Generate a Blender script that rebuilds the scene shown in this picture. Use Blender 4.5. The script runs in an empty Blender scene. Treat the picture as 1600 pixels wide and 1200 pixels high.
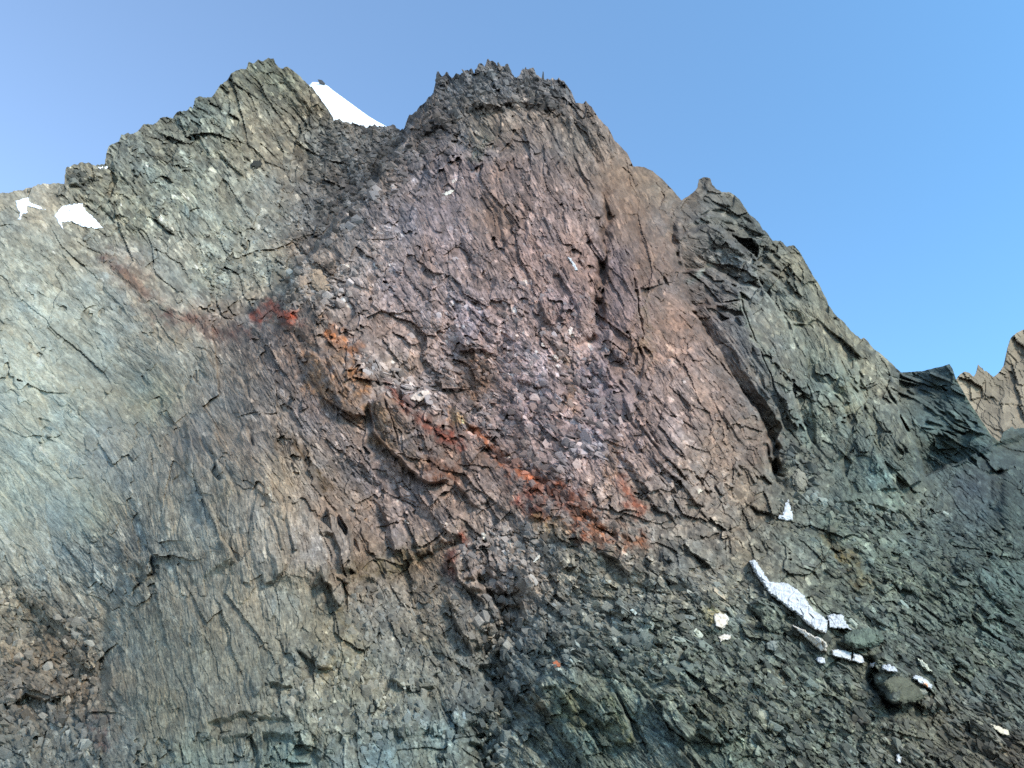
import bpy, bmesh, math, random
import numpy as np
from mathutils import Vector, Matrix

random.seed(7)
R = math.radians
C = bpy.context.scene
COL = C.collection

# ----------------------------------------------------------------- camera
F_PX = 1256.0            # focal length in photo pixels (1600 wide)
PITCH = R(25.0)
CAM = np.array([0.0, 0.0, 1.7])
cd = bpy.data.cameras.new('camera')
cd.sensor_width = 36.0
cd.lens = 36.0 * F_PX / 1600.0
cd.clip_start = 0.1
cd.clip_end = 12000
cam = bpy.data.objects.new('camera', cd)
COL.objects.link(cam)
cam.location = CAM
cam.rotation_euler = (R(90) + PITCH, 0, 0)
C.camera = cam

# ----------------------------------------------------------------- light
SUN_AZ, SUN_EL = 126.0, 41.0       # degrees clockwise from the view direction, elevation
w = bpy.data.worlds.new('World')
C.world = w
w.use_nodes = True
nt = w.node_tree
nt.nodes.clear()
sky = nt.nodes.new('ShaderNodeTexSky')
sky.sky_type = 'NISHITA'
sky.sun_disc = False
sky.sun_elevation = R(SUN_EL)
sky.sun_rotation = R(SUN_AZ)
sky.altitude = 2000
sky.air_density = 1.0
sky.dust_density = 1.0
sky.ozone_density = 1.0
bg = nt.nodes.new('ShaderNodeBackground')
bg.inputs['Strength'].default_value = 0.11
wo = nt.nodes.new('ShaderNodeOutputWorld')
# the sky turns from milky blue on one side to a deeper blue on the other
tc = nt.nodes.new('ShaderNodeTexCoord')
sx = nt.nodes.new('ShaderNodeSeparateXYZ')
nt.links.new(tc.outputs['Generated'], sx.inputs[0])
mr = nt.nodes.new('ShaderNodeMapRange')
mr.interpolation_type = 'SMOOTHSTEP'
mr.inputs['From Min'].default_value = -0.75
mr.inputs['From Max'].default_value = 0.75
nt.links.new(sx.outputs['X'], mr.inputs[0])
tint = nt.nodes.new('ShaderNodeMix')
tint.data_type = 'RGBA'
tint.inputs[6].default_value = (1.28, 1.25, 1.16, 1)
tint.inputs[7].default_value = (0.60, 0.93, 0.98, 1)
nt.links.new(mr.outputs[0], tint.inputs[0])
mul = nt.nodes.new('ShaderNodeMix')
mul.data_type = 'RGBA'
mul.blend_type = 'MULTIPLY'
mul.inputs[0].default_value = 1.0
nt.links.new(sky.outputs[0], mul.inputs[6])
nt.links.new(tint.outputs[2], mul.inputs[7])
nt.links.new(mul.outputs[2], bg.inputs[0])
nt.links.new(bg.outputs[0], wo.inputs[0])
ld = bpy.data.lights.new('sun', 'SUN')
ld.energy = 1.5
ld.angle = R(17)
ld.color = (1.0, 0.95, 0.88)
sun = bpy.data.objects.new('sun', ld)
COL.objects.link(sun)
sd = Vector((math.sin(R(SUN_AZ)) * math.cos(R(SUN_EL)), math.cos(R(SUN_AZ)) * math.cos(R(SUN_EL)), math.sin(R(SUN_EL))))
sun.rotation_euler = sd.to_track_quat('Z', 'Y').to_euler()
C.view_settings.view_transform = 'Standard'
C.view_settings.look = 'None'
C.view_settings.gamma = 1.0
C.view_settings.exposure = 1.75
C.view_settings.use_curve_mapping = False
C.cycles.max_bounces = 4
C.cycles.diffuse_bounces = 3
C.cycles.use_denoising = False

# ----------------------------------------------------------------- numpy tools
CT, ST = math.cos(PITCH), math.sin(PITCH)


def lin(c):
    c = np.asarray(c, float) / 255.0
    return np.where(c <= 0.04045, c / 12.92, ((c + 0.055) / 1.055) ** 2.4)


def rock_lin(c):
    c = lin(c)
    g = c @ np.array([.3, .5, .2])
    return g[..., None] + (c - g[..., None]) * 0.9 if c.ndim > 1 else g + (c - g) * 0.9


def ray(px, py):
    """direction through a photo pixel, one metre of depth along the view axis"""
    x = (np.asarray(px, float) - 800.0) / F_PX
    y = (600.0 - np.asarray(py, float)) / F_PX
    return np.stack([x, CT - y * ST, ST + y * CT], -1)


def depth_of_y(py, Y):
    y = (600.0 - np.asarray(py, float)) / F_PX
    return Y / (CT - y * ST)


def hash2(i, j, seed):
    i = (np.asarray(i).astype(np.int64) & 0xFFFFFFFF).astype(np.uint32)
    j = (np.asarray(j).astype(np.int64) & 0xFFFFFFFF).astype(np.uint32)
    h = i * np.uint32(0x9E3779B1) ^ (j * np.uint32(0x85EBCA77) + np.uint32((seed * 0x27D4EB2F + 0x165667B1) & 0xFFFFFFFF))
    h ^= h >> np.uint32(15)
    h *= np.uint32(0x2C1B3C6D)
    h ^= h >> np.uint32(12)
    h *= np.uint32(0x297A2D39)
    h ^= h >> np.uint32(15)
    return h


def frnd(h, k=0):
    if k:
        h = h * np.uint32(2654435761 + 2 * k) + np.uint32(k * 40503 + 977)
        h = h ^ (h >> np.uint32(13))
        h = h * np.uint32(0x85EBCA6B)
        h = h ^ (h >> np.uint32(16))
    return (h & np.uint32(0xFFFFFF)).astype(np.float32) / np.float32(0xFFFFFF)


def pnoise(u, v, seed):
    """2D gradient noise, about -1..1"""
    iu, iv = np.floor(u), np.floor(v)
    fu, fv = (u - iu).astype(np.float32), (v - iv).astype(np.float32)
    su, sv = fu * fu * (3 - 2 * fu), fv * fv * (3 - 2 * fv)
    out = []
    for dj in (0, 1):
        for di in (0, 1):
            a = frnd(hash2(iu + di, iv + dj, seed)) * np.float32(2 * math.pi)
            out.append(np.cos(a) * (fu - di) + np.sin(a) * (fv - dj))
    top = out[0] + (out[1] - out[0]) * su
    bot = out[2] + (out[3] - out[2]) * su
    return (top + (bot - top) * sv) * 1.5


def fbm(u, v, seed, octv=4, gain=0.5):
    s, a, f = 0, 1.0, 1.0
    for k in range(octv):
        s = s + a * pnoise(u * f + 17.3 * k, v * f - 9.1 * k, seed + k)
        a *= gain
        f *= 2.03
    return s


def vor(u, v, ang, sx, sy, seed):
    """stretched Voronoi cells lying along a dip angle; distances, cell hash and place in the cell"""
    ca, sa = math.cos(ang), math.sin(ang)
    a = ((u * ca - v * sa) / sx).astype(np.float32)
    b = ((u * sa + v * ca) / sy).astype(np.float32)
    ia, ib = np.floor(a), np.floor(b)
    b1 = np.full(a.shape, 9.0, np.float32)
    b2 = np.full(a.shape, 9.0, np.float32)
    hh = np.zeros(a.shape, np.uint32)
    ra = np.zeros(a.shape, np.float32)
    rb = np.zeros(a.shape, np.float32)
    for dj in (-1, 0, 1):
        for di in (-1, 0, 1):
            h = hash2(ia + di, ib + dj, seed)
            xa = a - (ia + di + 0.5 + 0.9 * (frnd(h) - 0.5))
            xb = b - (ib + dj + 0.5 + 0.9 * (frnd(h, 1) - 0.5))
            d = np.abs(xa) * 0.55 + np.sqrt(xa * xa + xb * xb) * 0.6 + np.abs(xb) * 0.2
            m = d < b1
            b2 = np.where(m, b1, np.minimum(b2, d))
            b1 = np.where(m, d, b1)
            hh = np.where(m, h, hh)
            ra = np.where(m, xa, ra)
            rb = np.where(m, xb, rb)
    return b2 - b1, hh, ra, rb


class Field:
    """a smooth field over the face given by control points (thin plate or weighted mean), sampled bilinearly"""
    X0, X1, Y0, Y1, S = -560, 2180, 40, 1360, 10

    def __init__(self, pts, mode='tps', sharp=2.6, lam=1e-4):
        p = np.array(pts, float)
        xy, val = p[:, :2] / 1000.0, p[:, 2:]
        gx = np.arange(self.X0, self.X1 + self.S, self.S)
        gy = np.arange(self.Y0, self.Y1 + self.S, self.S)
        GX, GY = np.meshgrid(np.clip(gx, -220, 1820) / 1000.0, np.clip(gy, 60, 1300) / 1000.0)
        q = np.stack([GX.ravel(), GY.ravel()], 1)
        d2 = ((q[:, None, :] - xy[None]) ** 2).sum(-1)
        if mode == 'tps':
            n = len(xy)
            K = ((xy[:, None] - xy[None]) ** 2).sum(-1)
            K = np.where(K > 0, K * np.log(K + 1e-20), 0)
            P = np.concatenate([np.ones((n, 1)), xy], 1)
            A = np.zeros((n + 3, n + 3))
            A[:n, :n] = K + lam * np.eye(n)
            A[:n, n:] = P
            A[n:, :n] = P.T
            sol = np.linalg.solve(A, np.concatenate([val, np.zeros((3, val.shape[1]))]))
            B = np.where(d2 > 0, d2 * np.log(d2 + 1e-20), 0)
            f = B @ sol[:n] + np.concatenate([np.ones((len(q), 1)), q], 1) @ sol[n:]
        else:
            wt = 1.0 / (d2 + 0.0009) ** sharp
            f = (wt @ val) / wt.sum(1, keepdims=True)
        self.f = f.reshape(GX.shape + (val.shape[1],))

    def __call__(self, px, py):
        return bil(self.f, (px - self.X0) / self.S, (py - self.Y0) / self.S)


def bil(f, x, y):
    h, wd = f.shape[:2]
    x = np.clip(x, 0, wd - 1.001)
    y = np.clip(y, 0, h - 1.001)
    i, j = x.astype(int), y.astype(int)
    fx, fy = x - i, y - j
    if f.ndim == 3:
        fx, fy = fx[..., None], fy[..., None]
    return (f[j, i] * (1 - fx) * (1 - fy) + f[j, i + 1] * fx * (1 - fy) + f[j + 1, i] * (1 - fx) * fy + f[j + 1, i + 1] * fx * fy)


def polydist(X, Y, poly):
    """distance to a polyline, signed side, place along it 0..1"""
    p = np.array(poly, float)
    seg = p[1:] - p[:-1]
    L = np.hypot(seg[:, 0], seg[:, 1])
    cum = np.concatenate([[0], np.cumsum(L)])
    best = np.full(X.shape, 1e9)
    side = np.zeros(X.shape)
    along = np.zeros(X.shape)
    for k in range(len(seg)):
        dx, dy = seg[k]
        tt = np.clip(((X - p[k, 0]) * dx + (Y - p[k, 1]) * dy) / (L[k] ** 2 + 1e-9), 0, 1)
        ex, ey = X - p[k, 0] - tt * dx, Y - p[k, 1] - tt * dy
        d = ex * ex + ey * ey
        m = d < best
        best = np.where(m, d, best)
        side = np.where(m, np.sign(dx * ey - dy * ex), side)
        along = np.where(m, (cum[k] + tt * L[k]) / cum[-1], along)
    return np.sqrt(best), side, along


def inside(X, Y, poly):
    p = np.array(poly, float)
    r = np.zeros(X.shape, bool)
    j = len(p) - 1
    for i in range(len(p)):
        xi, yi, xj, yj = p[i, 0], p[i, 1], p[j, 0], p[j, 1]
        c = ((yi > Y) != (yj > Y)) & (X < (xj - xi) * (Y - yi) / (yj - yi + 1e-12) + xi)
        r ^= c
        j = i
    return r


def smooth(x):
    x = np.clip(x, 0, 1)
    return x * x * (3 - 2 * x)


def blur(a, n):
    k = 2 * n + 1
    for ax in (0, 1):
        pad = [(0, 0)] * a.ndim
        pad[ax] = (n + 1, n)
        c = np.cumsum(np.pad(a, pad, mode='edge'), axis=ax, dtype=float)
        hi = np.take(c, range(k, c.shape[ax]), axis=ax)
        lo = np.take(c, range(0, c.shape[ax] - k), axis=ax)
        a = (hi - lo) / k
    return a


# ----------------------------------------------------------------- materials
def rock_material(name, source, rough=0.9, fine=1.0):
    m = bpy.data.materials.new(name)
    m.use_nodes = True
    t = m.node_tree
    b = t.nodes['Principled BSDF']
    b.inputs['Roughness'].default_value = rough
    b.inputs['Specular IOR Level'].default_value = 0.25
    if source == 'attr':
        s = t.nodes.new('ShaderNodeAttribute')
        s.attribute_name = 'rock_color'
    else:
        s = t.nodes.new('ShaderNodeObjectInfo')
    g = t.nodes.new('ShaderNodeNewGeometry')
    mp = t.nodes.new('ShaderNodeMapping')
    mp.inputs['Rotation'].default_value = (0, R(-38), 0)
    mp.inputs['Scale'].default_value = (1.0, 2.0, 3.2)
    t.links.new(g.outputs['Position'], mp.inputs['Vector'])
    n1 = t.nodes.new('ShaderNodeTexNoise')
    n1.inputs['Scale'].default_value = 1.6 * fine
    n1.inputs['Detail'].default_value = 8
    n1.inputs['Roughness'].default_value = 0.7
    t.links.new(mp.outputs[0], n1.inputs['Vector'])
    r1 = t.nodes.new('ShaderNodeMapRange')
    r1.inputs['From Min'].default_value = 0.25
    r1.inputs['From Max'].default_value = 0.75
    r1.inputs['To Min'].default_value = 0.62
    r1.inputs['To Max'].default_value = 1.38
    t.links.new(n1.outputs[0], r1.inputs[0])
    mx = t.nodes.new('ShaderNodeMix')
    mx.data_type = 'RGBA'
    mx.blend_type = 'MULTIPLY'
    mx.inputs[0].default_value = 1.0
    t.links.new(s.outputs['Color'], mx.inputs[6])
    t.links.new(r1.outputs[0], mx.inputs[7])
    t.links.new(mx.outputs[2], b.inputs['Base Color'])
    bp = t.nodes.new('ShaderNodeBump')
    bp.inputs['Strength'].default_value = 0.6
    bp.inputs['Distance'].default_value = 0.12
    t.links.new(n1.outputs[0], bp.inputs['Height'])
    t.links.new(bp.outputs[0], b.inputs['Normal'])
    return m


M_FACE = rock_material('weathered schist', 'attr')
M_STONE = rock_material('loose schist', 'object', fine=2.0)


def plain_material(name, col, col2, scale, rough=0.7, bump=0.3):
    m = bpy.data.materials.new(name)
    m.use_nodes = True
    t = m.node_tree
    b = t.nodes['Principled BSDF']
    b.inputs['Roughness'].default_value = rough
    b.inputs['Specular IOR Level'].default_value = 0.25
    g = t.nodes.new('ShaderNodeNewGeometry')
    n = t.nodes.new('ShaderNodeTexNoise')
    n.inputs['Scale'].default_value = scale
    n.inputs['Detail'].default_value = 6
    t.links.new(g.outputs['Position'], n.inputs['Vector'])
    cr = t.nodes.new('ShaderNodeValToRGB')
    cr.color_ramp.elements[0].position = 0.36
    cr.color_ramp.elements[1].position = 0.6
    cr.color_ramp.elements[0].color = (*col2, 1)
    cr.color_ramp.elements[1].color = (*col, 1)
    t.links.new(n.outputs[0], cr.inputs[0])
    t.links.new(cr.outputs[0], b.inputs['Base Color'])
    bp = t.nodes.new('ShaderNodeBump')
    bp.inputs['Strength'].default_value = bump
    bp.inputs['Distance'].default_value = 0.1
    t.links.new(n.outputs[0], bp.inputs['Height'])
    t.links.new(bp.outputs[0], b.inputs['Normal'])
    return m


M_SNOW = plain_material('old snow', (0.80, 0.82, 0.84), (0.68, 0.71, 0.75), 0.4, 0.6, 0.15)
M_BOUNCE = plain_material('pale bounce ground', (0.5, 0.52, 0.54), (0.3, 0.31, 0.31), 0.3, 0.6, 0.3)  # ground tone picked to bounce light up onto the rock
M_QUARTZ = plain_material('white quartz', (0.52, 0.51, 0.49), (0.33, 0.33, 0.32), 2.2, 0.6, 0.5)
M_CREAM = plain_material('cream quartz', (0.56, 0.51, 0.43), (0.42, 0.34, 0.24), 2.0, 0.7, 0.5)
M_RUSTQ = plain_material('rust stained quartz', (0.55, 0.22, 0.09), (0.7, 0.55, 0.42), 1.5, 0.7, 0.5)

# ----------------------------------------------------------------- the mountain: outlines and distances
SIL = [(-560, 470), (-300, 400), (-120, 345), (-40, 312), (0, 303), (28, 300), (40, 296), (60, 289), (80, 287), (100, 287), (101, 272), (102, 264),
       (112, 260), (128, 255), (150, 260), (163, 257), (166, 240), (170, 229), (185, 222), (190, 212), (214, 208), (222, 198),
       (232, 194), (240, 196), (250, 186), (262, 184), (270, 186), (275, 177), (290, 174), (296, 167), (301, 169), (304, 154),
       (312, 151), (330, 153), (336, 147), (345, 132), (355, 125), (360, 118), (375, 110), (385, 108), (388, 97), (396, 100),
       (403, 94), (410, 97), (420, 91), (428, 93), (430, 100), (436, 107), (450, 105), (456, 109), (465, 117), (475, 125),
       (487, 137), (500, 155), (512, 170), (521, 184), (523, 193), (530, 186), (536, 190), (545, 195), (560, 195), (575, 199),
       (585, 196), (600, 200), (614, 197), (625, 205), (631, 203), (634, 195), (638, 186), (640, 183), (648, 180), (656, 166),
       (665, 160), (676, 148), (680, 130), (682, 110), (686, 114), (690, 122), (694, 121), (698, 115), (702, 121), (706, 124),
       (713, 120), (722, 114), (728, 108), (736, 108), (741, 115), (747, 106), (752, 101), (757, 102), (761, 94), (767, 99),
       (771, 97), (777, 104), (783, 104), (788, 107), (793, 101), (797, 108), (802, 119), (810, 121), (815, 112), (822, 108),
       (828, 105), (834, 107), (838, 116), (846, 121), (856, 124), (863, 123), (868, 127), (873, 122), (878, 128), (886, 133),
       (893, 143), (900, 162), (910, 162), (915, 159), (925, 168), (935, 185), (950, 200), (960, 220), (970, 229), (980, 240),
       (985, 250), (990, 260), (1005, 261), (1020, 268), (1035, 280), (1050, 296), (1060, 308), (1065, 313), (1075, 307),
       (1086, 299), (1090, 293), (1091, 281), (1100, 277), (1110, 279), (1113, 290), (1128, 302), (1142, 301), (1155, 312),
       (1165, 326), (1172, 337), (1180, 341), (1195, 362), (1207, 378), (1220, 377), (1229, 387), (1242, 384), (1252, 397),
       (1262, 416), (1270, 430), (1280, 445), (1290, 465), (1296, 480), (1305, 492), (1320, 505), (1330, 518), (1345, 530),
       (1350, 528), (1356, 534), (1370, 550), (1390, 565), (1400, 575), (1408, 582), (1440, 580), (1470, 573), (1484, 569),
       (1487, 574), (1489, 578), (1495, 595), (1520, 637), (1550, 682), (1562, 690), (1567, 676), (1580, 668), (1600, 671),
       (1700, 700), (1900, 780), (2180, 900)]
ROUGH_SIL = [(-560, 3), (160, 3), (500, 2.2), (510, 1.0), (530, 3), (640, 4), (680, 5), (890, 4), (910, 1.5), (990, 1.2), (1060, 0.6), (1090, 1.2),
             (1200, 2.2), (1300, 1.5), (1400, 1.6), (1410, 0.5), (1500, 0.5), (1600, 2), (2180, 3)]

MAIN_Y = [  # photo pixel -> ground distance in metres (central peak, right pinnacle, lower slopes)
    (-200, 1200, 66), (0, 1200, 70), (200, 1200, 64), (400, 1200, 62), (600, 1200, 63), (770, 1200, 65.5), (1000, 1200, 60), (1300, 1200, 63), (1600, 1200, 70), (1800, 1200, 74),
    (0, 1000, 88), (160, 1000, 82), (300, 1000, 72), (550, 1000, 73), (770, 1000, 77), (1000, 1000, 71), (1300, 1000, 76), (1600, 1000, 86),
    (0, 800, 110), (200, 800, 98), (400, 800, 83), (560, 800, 90), (620, 800, 91), (800, 800, 88), (1000, 800, 84), (1220, 790, 98), (1400, 800, 104), (1600, 800, 108),
    (200, 600, 128), (300, 600, 118), (500, 600, 104), (700, 600, 109), (900, 600, 106), (1050, 600, 106), (1150, 600, 114), (1215, 700, 110),
    (480, 400, 140), (600, 330, 148), (700, 400, 129), (850, 400, 127), (940, 400, 131), (1020, 400, 134), (1060, 380, 148), (1085, 470, 138),
    (640, 200, 190), (760, 200, 172), (860, 200, 168), (920, 200, 170), (990, 270, 168), (1055, 310, 176),
    (690, 120, 205), (760, 100, 200), (830, 110, 196), (890, 140, 186),
    (1100, 285, 186), (1110, 340, 172), (1130, 430, 158), (1200, 400, 168), (1250, 410, 176), (1220, 520, 138), (1290, 480, 164), (1290, 600, 124), (1390, 580, 148),
    (1270, 700, 113), (1350, 700, 112), (1420, 700, 118),
    (1412, 600, 156), (1480, 585, 160), (1480, 660, 140), (1450, 720, 128), (1540, 700, 136), (1600, 690, 150), (1700, 720, 150)]
LEFT_Y = [
    (-220, 420, 150), (0, 305, 172), (100, 290, 185), (165, 235, 215), (250, 190, 250), (330, 155, 275), (420, 95, 318), (500, 150, 320), (520, 190, 316), (620, 205, 300),
    (200, 330, 192), (300, 300, 222), (400, 250, 262), (480, 240, 290), (560, 280, 262), (470, 350, 232), (420, 450, 184), (350, 420, 186),
    (100, 400, 158), (200, 430, 164), (300, 500, 148), (0, 400, 150), (0, 600, 126), (100, 600, 128), (200, 600, 130), (0, 800, 110), (120, 800, 104), (-200, 800, 108), (395, 515, 158), (300, 620, 120), (-200, 600, 126)]
F_MAIN = Field([(a, b, math.log(c)) for a, b, c in MAIN_Y])
F_LEFT = Field([(a, b, math.log(c)) for a, b, c in LEFT_Y])
RIB = [(688, 90), (672, 160), (640, 200), (630, 218), (590, 275), (540, 330), (500, 380), (470, 412), (440, 452), (398, 508), (345, 560), (280, 640), (215, 720), (170, 820), (110, 900), (40, 930), (-560, 960)]

# dip of the foliation (degrees below horizontal, running down to the right) and roughness
F_DIP = Field([(0, 300, 40), (200, 300, 46), (400, 200, 48), (100, 600, 42), (100, 900, 52), (300, 800, 72), (450, 900, 80), (300, 1050, 86), (550, 1050, 78), (450, 650, 62),
               (600, 700, 52), (700, 600, 46), (750, 350, 62), (850, 250, 62), (800, 150, 55), (950, 400, 64), (1100, 550, 58), (1050, 750, 55), (900, 800, 48), (700, 900, 58),
               (1150, 350, 24), (1130, 430, 30), (1250, 500, 58), (1300, 650, 56), (1400, 700, 56), (1470, 640, 24), (1300, 900, 44), (1500, 900, 38), (1450, 1100, 40), (1000, 1000, 34), (950, 1130, 54), (1200, 1120, 46), (560, 250, 50)], 'idw')
F_ROUGH = Field([(0, 350, .5), (60, 600, .24), (60, 750, .24), (130, 650, .3), (200, 500, .5), (250, 300, 1.1), (200, 250, 1.2), (320, 190, 1.2), (400, 180, 1.05), (420, 350, .8), (560, 240, 1.7), (640, 230, 1.7), (520, 340, 1.6), (470, 430, 1.4), (740, 140, 1.9), (830, 150, 1.6),
                 (700, 230, 1.5), (820, 230, .8), (700, 350, .75), (820, 400, 1.0), (920, 400, .9), (1010, 330, .45), (1050, 450, .55), (1150, 650, .55), (1020, 600, .85), (880, 600, 1.2), (720, 560, 1.3), (600, 500, 1.0), (620, 600, 1.0),
                 (500, 600, 1.0), (450, 520, 1.2), (650, 700, 1.0), (850, 760, 1.2), (1000, 760, 1.0), (450, 850, .5), (300, 700, .55), (350, 1000, .5), (250, 1000, .5), (420, 950, .5), (550, 1050, .75), (650, 950, .9), (100, 1000, .8), (200, 900, .85),
                 (1110, 310, .5), (1130, 400, 1.0), (1230, 480, .65), (1180, 560, .55), (1250, 430, .8), (1300, 560, .8), (1360, 620, .95), (1460, 620, .6), (1500, 680, .6), (1300, 720, .7), (1500, 800, .8), (1050, 1000, 1.35), (900, 1000, 1.2), (1250, 900, 1.0), (1400, 1000, 1.1), (1500, 1100, 1.1), (1000, 1130, 1.0), (800, 880, 1.2)], 'idw')

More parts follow.
